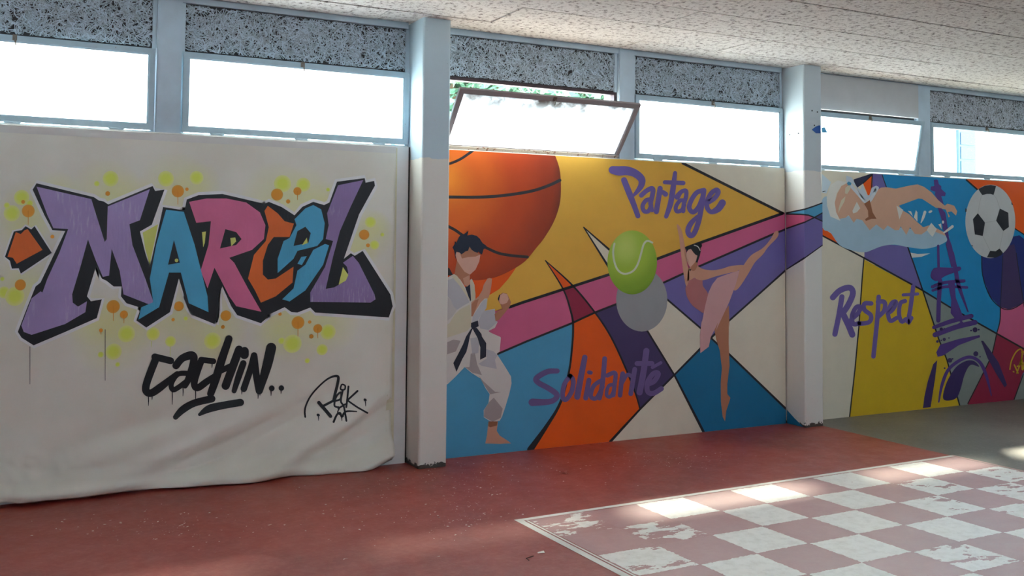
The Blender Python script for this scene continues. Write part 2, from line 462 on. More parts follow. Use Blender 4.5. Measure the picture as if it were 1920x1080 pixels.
# wood-wool infill above the windows: backing board and a felt of real strands
def fibres(name, x0, x1, z0, z1, y, n, mat_, parent):
    cx = rng.uniform(x0, x1, n); cz = rng.uniform(z0, z1, n); cy = y - rng.uniform(0.002, 0.020, n)
    a = rng.uniform(0, 2 * np.pi, n); L = rng.uniform(0.035, 0.095, n); cur = rng.uniform(-0.55, 0.55, n); wd = rng.uniform(0.0032, 0.0060, n)
    tl = rng.uniform(-0.12, 0.12, n)
    S = 5
    verts = np.zeros((n, S, 2, 3))
    for s in range(S):
        t = s / (S - 1) - 0.5
        px = cx + np.cos(a) * L * t - np.sin(a) * L * cur * (t * t * 2 - 0.25)
        pz = cz + np.sin(a) * L * t + np.cos(a) * L * cur * (t * t * 2 - 0.25)
        ang = a + cur * t * 4
        for q, sg in ((0, -1), (1, 1)):
            verts[:, s, q, 0] = np.clip(px - np.sin(ang) * wd * sg * .5, x0 - .005, x1 + .005)
            verts[:, s, q, 2] = np.clip(pz + np.cos(ang) * wd * sg * .5, z0 - .004, z1 + .004)
            verts[:, s, q, 1] = cy + tl * L * t + sg * 0.0008
    base = np.arange(n)[:, None, None] * (S * 2)
    qd = np.array([[2 * s, 2 * s + 1, 2 * s + 3, 2 * s + 2] for s in range(S - 1)])[None]
    me = bpy.data.meshes.new(name); V = verts.reshape(-1, 3); F = (base + qd).reshape(-1, 4)
    me.vertices.add(len(V)); me.vertices.foreach_set('co', V.ravel())
    me.loops.add(F.size); me.loops.foreach_set('vertex_index', F.ravel())
    me.polygons.add(len(F)); me.polygons.foreach_set('loop_start', np.arange(0, F.size, 4)); me.polygons.foreach_set('loop_total', np.full(len(F), 4))
    me.update(); me.validate()
    tn = me.attributes.new('tone', 'FLOAT', 'POINT'); tn.data.foreach_set('value', np.repeat(rng.uniform(0.35, 1.0, n) ** 0.7, S * 2))
    o = link(name, me, mat_, parent); o['kind'] = 'stuff'
    return o

panels = []
for k in range(4):
    x0, x1, w = bays[k]; p0, p1 = POSTS[k]
    for (a, b_) in ((x0, p0), (p1, min(x1 + .013, 12.85))):
        panels.append((a, b_, w))
for n, (a, b_, w) in enumerate(panels):
    if n == 4:
        MB().box(a, b_ - 0.012, -0.004, 0.02, HEAD + 0.015, TOP - 0.01).build('plain_panel', GREY_BOARD, w, bevel=0.002)
        MB().box(a, b_, 0.06, 0.2, HEAD, TOP).build('panel_backing', FIBRE_BACK, w)
        continue
    pn = MB().box(a, b_, 0.062, 0.2, HEAD, TOP).build('wood_wool_panel', FIBRE_BACK, w)
    fm = FIBRE2 if n >= 5 else FIBRE
    if n < 7: fibres('wood_strands', a + 0.025, b_ - 0.03, HEAD + 0.012, TOP - 0.045, 0.060, int(2300 * (b_ - a) / 1.5), fm, pn)
    m_ = MB(); m_.box(a, a + 0.022, 0.045, 0.1, HEAD, TOP - .03).box(b_ - 0.026, b_, 0.045, 0.1, HEAD, TOP - .03)
    m_.build('panel_edge', BLUEGREY, pn)

# ------------------------------------------------------------------ windows
def window(n, x0, x1, tilt, sash_mat, pane_mat, frame_mat, label, latch=True, rail=None, yf=0.05):
    root = empty('window_%d' % n, (0, 0, 0)); tag(root, label, kind='structure')
    m_ = MB(); e = 0.022
    m_.box(x0, x1, yf, yf + 0.05, HEAD - e, HEAD).box(x0, x1, yf, yf + 0.05, SILL, SILL + 0.016)
    m_.box(x0, x0 + e, yf, yf + 0.05, SILL + .016, HEAD - e).box(x1 - e, x1, yf, yf + 0.05, SILL + .016, HEAD - e)
    m_.build('window_frame', frame_mat, root)
    # sash, hinged at the bottom rail
    sx0, sx1, H = x0 + 0.006, x1 - 0.006, HEAD - SILL - 0.026
    hinge = (0, yf - 0.004, SILL + 0.018)
    b_ = 0.034
    s = MB(); s.box(sx0, sx1, -0.026, 0.0, H - b_, H); s.box(sx0, sx0 + b_, -0.026, 0, b_, H - b_); s.box(sx1 - b_, sx1, -0.026, 0, b_, H - b_)
    if rail is None: s.box(sx0, sx1, -0.026, 0.0, 0, b_)
    sash = s.build('sash', sash_mat, root, bevel=0.002)
    sash.location = hinge; sash.rotation_euler = (tilt, 0, 0)
    if rail is not None:
        rl = MB().box(sx0, sx1, -0.026, 0.0, 0, b_).build('bottom_rail', rail, sash)
    pane = MB().box(sx0 + b_ - .004, sx1 - b_ + .004, -0.012, -0.008, b_ - .004, H - b_ + .004).build('pane', pane_mat, sash)
    bead = MB(); i0, i1 = sx0 + b_, sx1 - b_
    bead.box(i0, i1, -0.020, -0.0125, H - b_ - .007, H - b_).box(i0, i1, -0.020, -0.0125, b_, b_ + .007).box(i0, i0 + .007, -0.020, -0.0125, b_ + .007, H - b_ - .007).box(i1 - .007, i1, -0.020, -0.0125, b_ + .007, H - b_ - .007)
    bead.build('glazing_bead', sash_mat, sash)
    if latch:
        xm = (x0 + x1) / 2
        l = MB(); l.box(xm - .012, xm + .012, -0.036, -0.026, H - .03, H + .004)
        l.tube([(xm, -.034, H - .014), (xm, -.050, H - .020), (xm + .004, -.052, H - .045), (xm + .006, -.042, H - .058)], 0.0045)
        l.build('latch', METAL, sash)
    for xh in (x0 + 0.22, (x0 + x1) / 2, x1 - 0.22):
        hb = MB().tube([(xh - .045, yf - .030, SILL + .018), (xh + .045, yf - .030, SILL + .018)], 0.006, 8)
        hb.box(xh - .04, xh + .04, yf - 0.033, yf - 0.0305, SILL + .006, SILL + .034)
        hb.build('hinge', SASH if n != 3 else RUSTY, root)
    return root
T3 = math.atan2(0.325, 0.39); T5 = math.atan2(0.095, 0.49)
window(1, COLX[0] + CW + .004, 0.793, 0.02, SASH, PANE_MILK, SASH, 'closed milky window at the far left above the plastic sheet')
window(2, 0.949, COLX[1] - .004, 0.012, SASH, PANE_MILK, SASH, 'closed milky window between the post and the blue-grey column')
window(3, COLX[1] + CW + .03, 4.218, T3, SASH_BACKLIT, PANE_DIRTY, REBATE, 'bottom-hung window tilted open into the room above the basketball', rail=RUSTY)
window(4, 4.376, COLX[2] - .004, 0.0, SASH, PANE, SASH, 'closed milky window right of the open one')
window(5, COLX[2] + CW + .004, 7.588, T5, SASH, PANE, SASH, 'milky window slightly ajar under the plain grey panel')
window(6, 7.776, COLX[3] - .004, 0.0, SASH, PANE_CLEAR, SASH, 'clear window at the far right with a building showing through')
window(7, COLX[3] + CW + .004, 11.116, 0.0, SASH, PANE, SASH, 'window beyond the right edge')

# ------------------------------------------------------------------ painted shapes
# tracing frames: (left, top, magnification) of the part of the photo a list of points was read from
FR = {'A': (0, 300, 2.7), 'B': (350, 300, 2.7), 'C': (240, 600, 3.692), 'D': (830, 270, 4.909), 'E': (830, 420, 4.909),
      'F': (830, 630, 4.5), 'G': (980, 470, 2.842), 'H': (1080, 300, 4.909), 'I': (1220, 410, 4.909), 'J': (1230, 600, 4.696),
      'K': (1290, 290, 4.0), 'L': (1530, 310, 5.684), 'M': (1720, 310, 5.4), 'N': (1530, 480, 3.375), 'O': (1700, 480, 3.6), '.': (0, 0, 1.0)}
def fr(k, pts):
    ox, oy, s = FR[k]
    return [(ox + p[0] / s, oy + p[1] / s) + ((p[2] / s,) if len(p) > 2 else ()) for p in pts]

def catmull(pts, closed=False, n=6):
    P = [tuple(map(float, p)) for p in pts]; out = []; L = len(P)
    rngk = range(L) if closed else range(L - 1)
    for i in rngk:
        p0 = P[(i - 1) % L] if (closed or i > 0) else P[i]
        p1 = P[i]; p2 = P[(i + 1) % L]
        p3 = P[(i + 2) % L] if (closed or i + 2 < L) else p2
        for k in range(n):
            t = k / n
            out.append(tuple(0.5 * ((2 * b) + (-a + c) * t + (2 * a - 5 * b + 4 * c - d) * t * t + (-a + 3 * b - 3 * c + d) * t ** 3) for a, b, c, d in zip(p0, p1, p2, p3)))
    if not closed: out.append(P[-1])
    return out

class Px:
    """flat shapes collected in rectified-photo coordinates"""
    def __init__(self): self.v = []; self.f = []
    def poly(self, pts, smooth=False):
        if smooth: pts = catmull(pts, True, 5)
        pts = [p[:2] for p in pts]
        b = len(self.v); self.v += [(p[0], p[1], 0) for p in pts]
        for t in geometry.tessellate_polygon([[Vector((p[0], p[1], 0)) for p in pts]]):
            self.f.append([b + i for i in t])
        return self
    def stroke(self, pts, w=None, closed=False, smooth=True, lift=0, caps=True):
        P = [p if len(p) > 2 else (p[0], p[1], w) for p in pts]
        if smooth and len(P) > 2: P = catmull(P, closed, 6)
        n = len(P); b = len(self.v)
        for i, p in enumerate(P):
            q0 = P[(i - 1) % n] if closed else P[max(i - 1, 0)]; q1 = P[(i + 1) % n] if closed else P[min(i + 1, n - 1)]
            dx, dy = q1[0] - q0[0], q1[1] - q0[1]; l = math.hypot(dx, dy) or 1e-6
            nx, ny = -dy / l, dx / l; h = p[2] / 2
            self.v += [(p[0] + nx * h, p[1] + ny * h, lift), (p[0] - nx * h, p[1] - ny * h, lift)]
        for i in range(n if closed else n - 1):
            j = (i + 1) % n
            self.f.append([b + 2 * i, b + 2 * i + 1, b + 2 * j + 1, b + 2 * j])
        if caps and not closed:
            for e, o_ in ((0, 1), (n - 1, n - 2)):
                p, q = P[e], P[o_]
                self.disc(p[0], p[1], p[2] / 2, lift=lift + 0.2, n=14)
        return self
    def disc(self, x, y, r, ry=None, lift=0, n=28, rot=0.0):
        ry = ry or r; b = len(self.v); c, s = math.cos(rot), math.sin(rot)
        for i in range(n):
            a = 2 * math.pi * i / n; u, w_ = r * math.cos(a), ry * math.sin(a)
            self.v.append((x + u * c - w_ * s, y + u * s + w_ * c, lift))
        self.f.append([b + i for i in range(n)])
        return self

STEP = 0.00028
def clip_bm(bm, x0, x1, z0, z1):
    for co, no in (((x0, 0, 0), (-1, 0, 0)), ((x1, 0, 0), (1, 0, 0)), ((0, 0, z0), (0, 0, -1)), ((0, 0, z1), (0, 0, 1))):
        bmesh.ops.bisect_plane(bm, geom=bm.verts[:] + bm.edges[:] + bm.faces[:], plane_co=co, plane_no=no, clear_outer=True)

def orient(bm, n=Vector((0, -1, 0))):
    for f in bm.faces:
        f.normal_update()
        if f.normal.dot(n) < 0: f.normal_flip()

def wallpaint(px, name, mat_, parent, layer, bay):
    x0, x1, _ = bays[bay]
    bm = bmesh.new(); vv = []
    for (x, y, l) in px.v:
        p = on_y(x, y); vv.append(bm.verts.new((p.x, -STEP * (layer + 0.15 * l) - 0.0004, p.z)))
    for f in px.f:
        try: bm.faces.new([vv[i] for i in f])
        except ValueError: pass
    clip_bm(bm, x0, x1, 0.0005, SILL - 0.002)
    orient(bm)
    me = bpy.data.meshes.new(name); bm.to_mesh(me); bm.free()
    return link(name, me, mat_, parent)

K_ = paint((30, 28, 34), 0.5, 0.05)
YEL = paint((226, 174, 66)); ORG = paint((236, 90, 6)); PINK = paint((206, 94, 136)); CRIM = paint((150, 34, 66))
LBLUE = paint((76, 156, 196)); BLUE = paint((14, 108, 152)); PURP = paint((112, 102, 166)); DPURP = paint((68, 54, 98))
LETP = paint((110, 94, 164)); GREYB = paint((150, 152, 154)); GREYGREEN = paint((136, 146, 140)); NAVY = paint((34, 48, 120))
YEL2 = paint((214, 178, 34)); SKIN = paint((206, 152, 126)); SKIN2 = paint((182, 122, 92)); SKIN3 = paint((150, 96, 66)); SKINP = paint((216, 168, 150))
INK = paint((30, 34, 52)); GI = paint((212, 206, 200)); GI2 = paint((184, 182, 188)); GI3 = paint((206, 198, 172)); GI4 = paint((168, 156, 154))
ROSE = paint((206, 158, 158)); ROSE2 = paint((178, 112, 112)); FOAM = paint((166, 194, 212)); CAPW = paint((222, 220, 212)); BOLD = paint((96, 72, 152))

mid = empty('wall_mural', (bays[1][0], 0, 0)); tag(mid, 'middle mural with basketball, tennis ball, karate fighter and dancer', 'mural')
mid_in = Matrix.Translation((-bays[1][0], 0, 0))
far = empty('wall_mural', (bays[2][0], 0, 0)); tag(far, 'far mural with swimmer, football and iron tower beyond the white column', 'mural')
def reparent(o, p):
    o.parent = p; o.matrix_parent_inverse = Matrix.Translation(-Vector(p.matrix_world.translation) if False else -Vector(p.location))
class Mural:
    def __init__(self, root, bay): self.root, self.bay = root, bay
    def part(self, px, name, mat_, layer, parent=None):
        o = wallpaint(px, name, mat_, None, layer, self.bay)
        if parent is None: reparent(o, self.root)
        else: o.parent = parent; o.matrix_parent_inverse = Matrix.Translation(-Vector(self.root.location))
        return o
    def poly(self, k, pts, name, mat_, layer, smooth=False, parent=None):
        return self.part(Px().poly(fr(k, pts), smooth), name, mat_, layer, parent)
    def line(self, k, pts, w, mat_=None, layer=6, name='outline', parent=None, smooth=True):
        return self.part(Px().stroke(fr(k, [p if len(p) > 2 else (p[0], p[1], w) for p in pts]), smooth=smooth), name, mat_ or K_, layer, parent)
    def group(self, name, label=None):
        e = empty(name, (0, 0, 0), self.root)
        if label: e['label'] = label
        return e
    def word(self, k, letters, mat_, layer, label):
        g = self.group('lettering', label)
        for L in letters:
            px = Px()
            for q, st in enumerate(L):
                w = st[0]; px.stroke(fr(k, [(p[0], p[1], (p[2] if len(p) > 2 else w) * (0.96 if k == 'G' else 1.1)) for p in st[1:]]), lift=q * 0.5)
            self.part(px, 'letter', mat_, layer, g)
        return g

M2 = Mural(mid, 1)
S = '.'
# colour fields (photo points)
M2.poly(S, [(835, 270), (1282, 300), (1282, 307), (1467.5, 400), (1310, 456), (1233, 485), (1138, 516), (980, 567), (835, 615)], 'colour_field', YEL, 1)
M2.poly(S, [(835, 500), (968, 501), (960, 513), (952, 524), (936, 542), (919.6, 552), (900, 560), (890, 580), (835, 600)], 'colour_field', ORG, 2)
M2.poly(S, [(835, 612), (980, 567), (1138, 516), (1233, 485), (1310, 456), (1467.5, 400), (1490, 396), (1490, 424), (1475, 429), (1448, 439.5), (1307, 501), (1246, 529), (1156, 570), (1115, 586), (1073, 605.5), (985, 641), (932, 664), (835, 702)], 'colour_field', PINK, 1)
c1 = catmull(fr('G', [(120, 52), (215, 205), (255, 320), (268, 400), (262, 520), (245, 650), (200, 810), (130, 930), (40, 1057), (10, 1085)]), False, 6)
c2 = catmull(fr('G', [(120, 52), (265, 185), (385, 330), (470, 460), (545, 620), (600, 760), (625, 845)]), False, 6)
M2.poly(S, [(835, 702), (932, 664), (985, 641), (1073, 605.5)] + [p for p in c1 if p[1] > 606] + [(835, 880)], 'colour_field', LBLUE, 1)
M2.poly(S, c1 + [(1000, 880), (1110, 870), (1145, 827), (1200, 767)] + c2[::-1][1:-1], 'colour_field', ORG, 2)
M2.poly('G', [(219, 207), (265, 188), (290, 212), (340, 270), (385, 328), (268, 382), (262, 340), (246, 270)], 'colour_field', CRIM, 3)
M2.poly(S, [(1115.5, 586), (1170, 564), (1212, 618), (1264, 703), (1200, 767)] + [p for p in c2[::-1] if p[1] > 588], 'colour_field', DPURP, 2)
M2.poly(S, [(1246, 529), (1307, 501), (1448, 439.5), (1490, 422), (1490, 492), (1475, 505), (1367, 600.5), (1332, 633), (1312, 614), (1249, 560), (1225, 540)], 'colour_field', PURP, 2)
M2.poly(S, [(1264, 703), (1332, 633), (1346, 646), (1366, 663), (1475, 768), (1490, 782), (1490, 830), (1318, 830), (1319, 811)], 'colour_field', BLUE, 2)
M2.poly('H', [(70, 622), (305, 825), (330, 900), (285, 965), (120, 700)], 'colour_field', CREAM, 2)
# black outlines
M2.line('G', [(120, 52, 5), (215, 205, 8), (255, 320, 10), (268, 400, 11), (262, 520, 10), (245, 650, 11), (200, 810, 14), (130, 930, 20), (40, 1060, 34)], 10)
M2.line('G', [(120, 52, 5), (265, 185, 9), (385, 330, 9), (470, 460, 9), (545, 620, 9), (600, 760, 8), (625, 845, 8)], 9)
M2.line(S, [(1280, 306), (1467.5, 400)], 5, smooth=False)
M2.line(S, [(1467.5, 400), (1310, 456), (1233, 485), (1138, 516), (980, 567), (955, 576)], 5.2, smooth=False)
M2.line(S, [(1480, 427), (1448, 439.5), (1307, 501), (1246, 529), (1156, 570), (1115, 586), (1073, 605.5), (985, 641), (932, 664)], 3.8, smooth=False)
M2.line(S, [(1094, 426, 2), (1138, 496, 4), (1212, 618, 3.4), (1264, 703, 3.4), (1321, 814, 5)], 4, smooth=False)
M2.line(S, [(1094, 426, 2), (1142, 468, 4), (1249, 560, 3.4), (1312.7, 614.7, 3.4), (1346, 646, 3.4), (1366, 663, 3.6), (1477, 770, 4)], 4, smooth=False)
M2.line(S, [(1144, 828, 5), (1200, 767, 3.6), (1264, 703, 3.4), (1332, 634, 4), (1367.7, 600.5, 3.4), (1478, 502, 3.4)], 4, smooth=False)
# basketball
bb = M2.group('basketball', 'orange basketball painted at the top left of the mural')
edge = fr('D', [(1030, 95), (1075, 230), (1088, 400), (1075, 560), (1020, 720), (930, 870), (860, 957)]) + fr('E', [(760, 340), (640, 420), (500, 485), (380, 512), (280, 518), (150, 510), (40, 465)])
hl = on_y(846, 335)
BBM = radial('basketball_orange', (hl.x - 0.05, 0, hl.z - .02), 0.98, [(0.0, (250, 146, 38)), (0.28, (226, 104, 24)), (0.6, (194, 70, 18)), (0.88, (158, 54, 20)), (1.0, (116, 46, 24))])
M2.poly(S, [(830, 265)] + [(1034, 285)] + catmull(edge, False, 5) + [(830, 515)], 'ball_body', BBM, 4, parent=bb)
SEAM = paint((46, 42, 46))
M2.line('D', [(40, 188), (100, 168), (170, 135), (230, 95), (285, 55)], 24, SEAM, 5, 'ball_seam', bb)
M2.line('D', [(40, 488), (300, 490), (500, 480), (700, 455), (850, 425), (980, 380), (1078, 334)], 28, SEAM, 5, 'ball_seam', bb)
M2.line('D', [(30, 748), (110, 790), (165, 828), (260, 890), (380, 945), (500, 1000), (620, 1025), (780, 1040)], 26, SEAM, 5, 'ball_seam', bb)
M2.poly('E', [(40, 400), (60, 405), (95, 470), (40, 475)], 'ball_seam', SEAM, 5, parent=bb)
# karate fighter
kf = M2.group('karate_fighter', 'faceless karate fighter in white suit with black belt')
kp = lambda k, pts, name, mt_, layer, smooth=False: M2.poly(k, pts, name, mt_, layer, smooth, kf)
body = fr('E', [(30, 500), (85, 470), (105, 460), (160, 510), (205, 580), (255, 690), (250, 520), (262, 503), (285, 540), (300, 640), (300, 690), (330, 720), (385, 685), (412, 685), (402, 775), (370, 800), (480, 780), (485, 890), (505, 900), (480, 955), (420, 985), (440, 1000), (532, 1040)]) + fr('F', [(490, 15), (480, 130), (455, 150), (520, 250), (575, 340), (580, 400), (560, 490), (530, 590), (500, 680), (480, 715), (420, 727), (385, 710), (345, 685), (345, 625), (385, 565), (395, 490), (360, 440), (320, 360), (240, 310), (185, 262), (100, 350), (42, 405), (20, 415)])
M2.poly(S, body, 'white_suit', GI, 7, parent=kf)
kp('E', [(30, 520), (80, 505), (110, 490), (150, 545), (205, 620), (245, 722), (190, 750), (130, 790), (90, 750), (75, 700), (30, 650)], 'suit_shade', GI2, 8)
kp('E', [(30, 660), (75, 700), (100, 760), (130, 790), (90, 850), (30, 900)], 'suit_shade', paint((196, 190, 188)), 8)
kp('E', [(62, 912), (110, 830), (160, 785), (250, 740), (262, 850), (260, 940), (225, 985), (150, 1010), (30, 1050), (30, 930)], 'suit_shade', GI3, 8)
kp('E', [(370, 800), (480, 785), (486, 890), (503, 902), (420, 975), (345, 962), (325, 900)], 'suit_shade', GI2, 8)
kp('E', [(275, 850), (330, 770), (372, 700), (408, 688), (400, 775), (345, 850), (320, 890), (268, 905)], 'suit_shade', paint((190, 190, 196)), 8)
kp('E', [(255, 690), (262, 640), (250, 520), (270, 510), (292, 560), (298, 640), (300, 690), (262, 715)], 'suit_lapel', GI3, 8)
kp('E', [(105, 462), (135, 478), (200, 590), (255, 705), (235, 690), (160, 575), (80, 480)], 'suit_lapel', GI3, 9)
kp('F', [(300, 235), (370, 190), (365, 110), (430, 130), (462, 165), (440, 200), (455, 278), (330, 252)], 'suit_shade', GI2, 8)
kp('F', [(345, 680), (350, 620), (392, 555), (430, 520), (505, 612), (488, 690), (420, 724)], 'suit_shade', GI4, 8)
kp('F', [(300, 330), (340, 380), (440, 470), (490, 472), (400, 492), (340, 400)], 'suit_shade', GI4, 8)
kp('F', [(235, 150), (270, 140), (290, 240), (330, 330), (250, 310), (190, 262), (225, 262)], 'suit_shade', GI4, 8)
kp('F', [(20, 60), (90, 30), (150, 40), (110, 130), (20, 160)], 'suit_shade', GI4, 8)
kp('F', [(232, 20), (285, 10), (305, 60), (300, 140), (250, 160), (240, 90)], 'suit_shade', GI2, 8)
kp('E', [(205, 580), (250, 552), (260, 700), (252, 715)], 'black_shirt', INK, 9)
kp('E', [(130, 335), (165, 385), (205, 440), (250, 462), (247, 555), (222, 577), (195, 560), (160, 508), (108, 458), (118, 400)], 'neck', SKIN2, 9)
kp('E', [(185, 500), (246, 470), (247, 556), (222, 577), (200, 562)], 'neck', SKIN, 10)
kp('E', [(122, 258), (150, 262), (200, 230), (245, 205), (275, 245), (345, 285), (335, 345), (300, 420), (250, 466), (200, 440), (165, 392), (132, 340), (118, 290)], 'face', SKINP, 10)
kp('E', [(160, 275), (205, 225), (245, 205), (290, 240), (345, 282), (300, 300), (230, 305), (175, 318)], 'brow_shade', SKIN2, 11)
kp('E', [(88, 215), (108, 185), (110, 158), (126, 172), (145, 125), (165, 95), (195, 92), (237, 62), (225, 105), (265, 98), (310, 108), (340, 135), (365, 175), (400, 200), (405, 218), (375, 232), (360, 282), (340, 270), (330, 255), (318, 265), (290, 255), (265, 238), (245, 208), (232, 245), (208, 252), (172, 280), (152, 262), (125, 255), (116, 285), (128, 345), (112, 300), (105, 250), (95, 228)], 'hair', paint((28, 38, 58)), 12)
kp('E', [(262, 850), (262, 720), (300, 690), (330, 665), (362, 610), (375, 560), (410, 503), (430, 497), (453, 503), (446, 570), (436, 630), (420, 680), (385, 685), (350, 720), (300, 800), (275, 850)], 'hand', SKIN, 10)
kp('E', [(262, 850), (262, 740), (300, 700), (330, 690), (300, 790), (274, 848)], 'hand_shade', SKIN2, 11)
kp('E', [(505, 690), (518, 652), (550, 633), (590, 640), (610, 680), (627, 720), (615, 762), (560, 830), (520, 880), (485, 892), (476, 830), (500, 803), (548, 785), (530, 740), (510, 705)], 'fist', SKIN2, 10)
kp('E', [(515, 700), (528, 655), (555, 636), (592, 645), (606, 690), (590, 725), (550, 740), (528, 735)], 'fist_light', SKINP, 11)
kp('E', [(505, 690), (518, 652), (527, 650), (515, 710)], 'fist_crease', INK, 12)
kp('E', [(260, 910), (322, 888), (330, 940), (300, 957), (270, 968), (258, 945)], 'belt_knot', INK, 12)
M2.poly(S, fr('E', [(262, 960), (272, 968)]) + fr('F', [(228, 0), (215, 70), (198, 135), (165, 192), (115, 302), (88, 228), (130, 150), (170, 70), (195, 5)]), 'belt_end', INK, 11, parent=kf)
M2.poly(S, fr('E', [(272, 962), (312, 955), (355, 1012)]) + fr('F', [(330, 5), (366, 60), (364, 175), (314, 200), (316, 95), (292, 15)]), 'belt_end', INK, 11, parent=kf)
kp('F', [(385, 722), (465, 722), (455, 800), (480, 840), (540, 878), (577, 905), (480, 910), (358, 906), (372, 840)], 'foot', SKIN, 8)
kp('F', [(385, 720), (462, 720), (456, 755), (400, 770), (383, 760)], 'ankle_shade', SKIN3, 9)
# tennis ball and its grey shadow
tb = M2.group('tennis_ball', 'bright green tennis ball painted above a grey disc')
M2.part(Px().disc(1203, 562.5, 48, 59, n=48), 'grey_disc', GREYB, 7, tb)
tc_ = on_y(1172, 462)
TBM = radial('tennis_felt', (tc_.x, 0, tc_.z), 0.42, [(0.0, (192, 212, 104)), (0.45, (164, 194, 62)), (0.8, (132, 168, 40)), (1.0, (104, 140, 30))])
M2.part(Px().disc(1185, 492, 46.5, 60, n=48), 'ball_body', TBM, 8, tb)
M2.line('H', [(700, 760), (655, 745), (622, 775), (600, 850), (570, 950), (525, 1020), (450, 1048), (390, 1020), (355, 950), (340, 850), (352, 770)], 18, paint((206, 214, 186)), 9, 'ball_seam', tb)
# dancer
dn = M2.group('dancer', 'faceless dancer in pink with one leg raised high')
dp = lambda k, pts, name, mt_, layer, smooth=True: M2.poly(k, pts, name, mt_, layer, smooth, dn)
M2.poly(S, fr('I', [(640, 925), (700, 820), (718, 795), (724, 1000)]) + fr('J', [(640, 20), (638, 200), (646, 400), (626, 560), (626, 650), (653, 685), (640, 730), (616, 800), (606, 892), (585, 850), (570, 720), (568, 560), (578, 420), (560, 270), (528, 170), (512, 85), (545, 20)]), 'standing_leg', SKIN2, 8, parent=dn)
dp('I', [(845, 440), (920, 340), (1030, 270), (1100, 190), (1140, 122), (1172, 116), (1165, 170), (1080, 260), (1030, 330), (960, 400), (900, 500), (830, 610), (785, 658), (762, 645), (800, 540), (815, 475)], 'raised_leg', SKIN, 8)
dp('I', [(318, 650), (330, 600), (350, 560), (400, 548), (470, 560), (480, 620), (525, 690), (520, 780), (490, 865), (440, 842), (380, 795), (335, 725)], 'leotard', ROSE2, 8)
dp('I', [(335, 560), (345, 465), (375, 440), (420, 428), (470, 460), (560, 475), (650, 462), (740, 435), (860, 430), (800, 480), (720, 500), (600, 530), (490, 565), (430, 560), (400, 545), (360, 565)], 'arm', SKIN, 9)
dp('I', [(238, 58), (265, 70), (290, 130), (312, 250), (326, 330), (334, 420), (350, 470), (350, 560), (325, 620), (300, 500), (280, 350), (268, 250), (260, 170)], 'arm', SKIN, 9)
dp('I', [(365, 470), (372, 440), (390, 400), (430, 390), (425, 440), (400, 480)], 'neck', SKIN2, 10)
dp('I', [(330, 310), (350, 283), (375, 285), (400, 320), (428, 345), (412, 390), (380, 430), (358, 442), (335, 400), (325, 350)], 'face', SKINP, 11)
dp('I', [(325, 268), (350, 258), (410, 240), (450, 250), (460, 290), (450, 340), (428, 405), (412, 400), (428, 340), (408, 330), (390, 310), (368, 278), (345, 285), (326, 312)], 'hair', paint((22, 30, 34)), 12, False)
M2.part(Px().disc(*fr('I', [(440, 246)])[0], 6, 6), 'hair_bun', paint((22, 30, 34)), 12, dn)
M2.line('I', [(398, 244), (432, 258), (452, 292)], 8, CAPW, 13, 'headband', dn)
M2.poly('I', [(350, 468), (372, 462), (362, 484)], 'neck_shadow', K_, 11, parent=dn)
M2.poly(S, fr('I', [(612, 545), (700, 512), (816, 476), (782, 600), (722, 765), (645, 930), (598, 1030)]) + fr('J', [(545, 20), (510, 90), (480, 150), (462, 235), (388, 292), (384, 130), (400, 10)]) + fr('I', [(470, 950), (500, 800), (530, 680), (565, 605)]), 'skirt', ROSE, 10, parent=dn)
# words
M2.word('H', [
    [[60, (335, 92, 66), (390, 100, 78), (470, 100, 74), (545, 125, 66), (600, 175, 62), (600, 230, 52), (565, 285, 38), (530, 325, 24)], [50, (440, 185, 50), (490, 310, 52), (530, 410, 46), (568, 515, 42)]],
    [[40, (600, 325), (645, 285), (690, 262), (708, 275), (700, 330), (685, 400), (700, 465, 30)], [36, (690, 365), (645, 370), (612, 420), (625, 470), (665, 470), (690, 420)]],
    [[44, (772, 262), (755, 370), (738, 475)], [34, (755, 350), (785, 295), (822, 315, 44)]],
    [[46, (910, 120, 34), (893, 250), (868, 400), (828, 520, 36)], [38, (815, 205, 34), (985, 212)]],
    [[36, (930, 340, 48), (965, 295), (1008, 282), (1012, 330), (990, 410), (985, 470)], [34, (1000, 375), (955, 375), (918, 430), (925, 472), (970, 462), (995, 415)]],
    [[40, (1175, 278), (1110, 300), (1060, 370), (1040, 440), (1075, 480), (1125, 435), (1165, 340)], [44, (1175, 280), (1155, 420), (1125, 570), (1085, 675), (1048, 695), (1028, 650), (1055, 585), (1115, 520, 30)]],
    [[40, (1205, 395), (1270, 355), (1308, 300), (1290, 275), (1240, 310), (1205, 385), (1208, 445), (1245, 478), (1305, 450, 56), (1345, 395, 60)]],
], LETP, 9, 'purple brush lettering reading Partage')
M2.word('G', [
    [[31, (183, 641, 28), (130, 645), (72, 680), (85, 705), (140, 735), (182, 770), (150, 803), (50, 808, 42)]],
    [[26, (252, 668), (220, 715), (212, 780), (232, 792), (262, 745), (268, 690), (252, 668)]],
    [[34, (330, 568, 30), (308, 680), (290, 778)]],
    [[28, (352, 690), (335, 785)], [22, (352, 648), (362, 650)]],
    [[27, (436, 575), (425, 700), (408, 785)], [24, (420, 690), (378, 720), (362, 775), (392, 785), (425, 725)]],
    [[24, (450, 665), (492, 652), (488, 720), (482, 770)], [20, (486, 712), (456, 722), (446, 768), (466, 778), (486, 745)]],
    [[26, (532, 655), (525, 700), (518, 770)], [22, (528, 705), (555, 662), (578, 668)]],
    [[27, (596, 632), (585, 700), (575, 762)]],
    [[34, (658, 534), (642, 650), (622, 755)], [27, (608, 601), (688, 601)]],
    [[28, (662, 712), (700, 695), (722, 655), (695, 655), (665, 700), (665, 750), (695, 760), (738, 735)], [18, (690, 622), (735, 597)]],
], paint((110, 90, 144)), 9, 'purple brush lettering reading Solidarité')

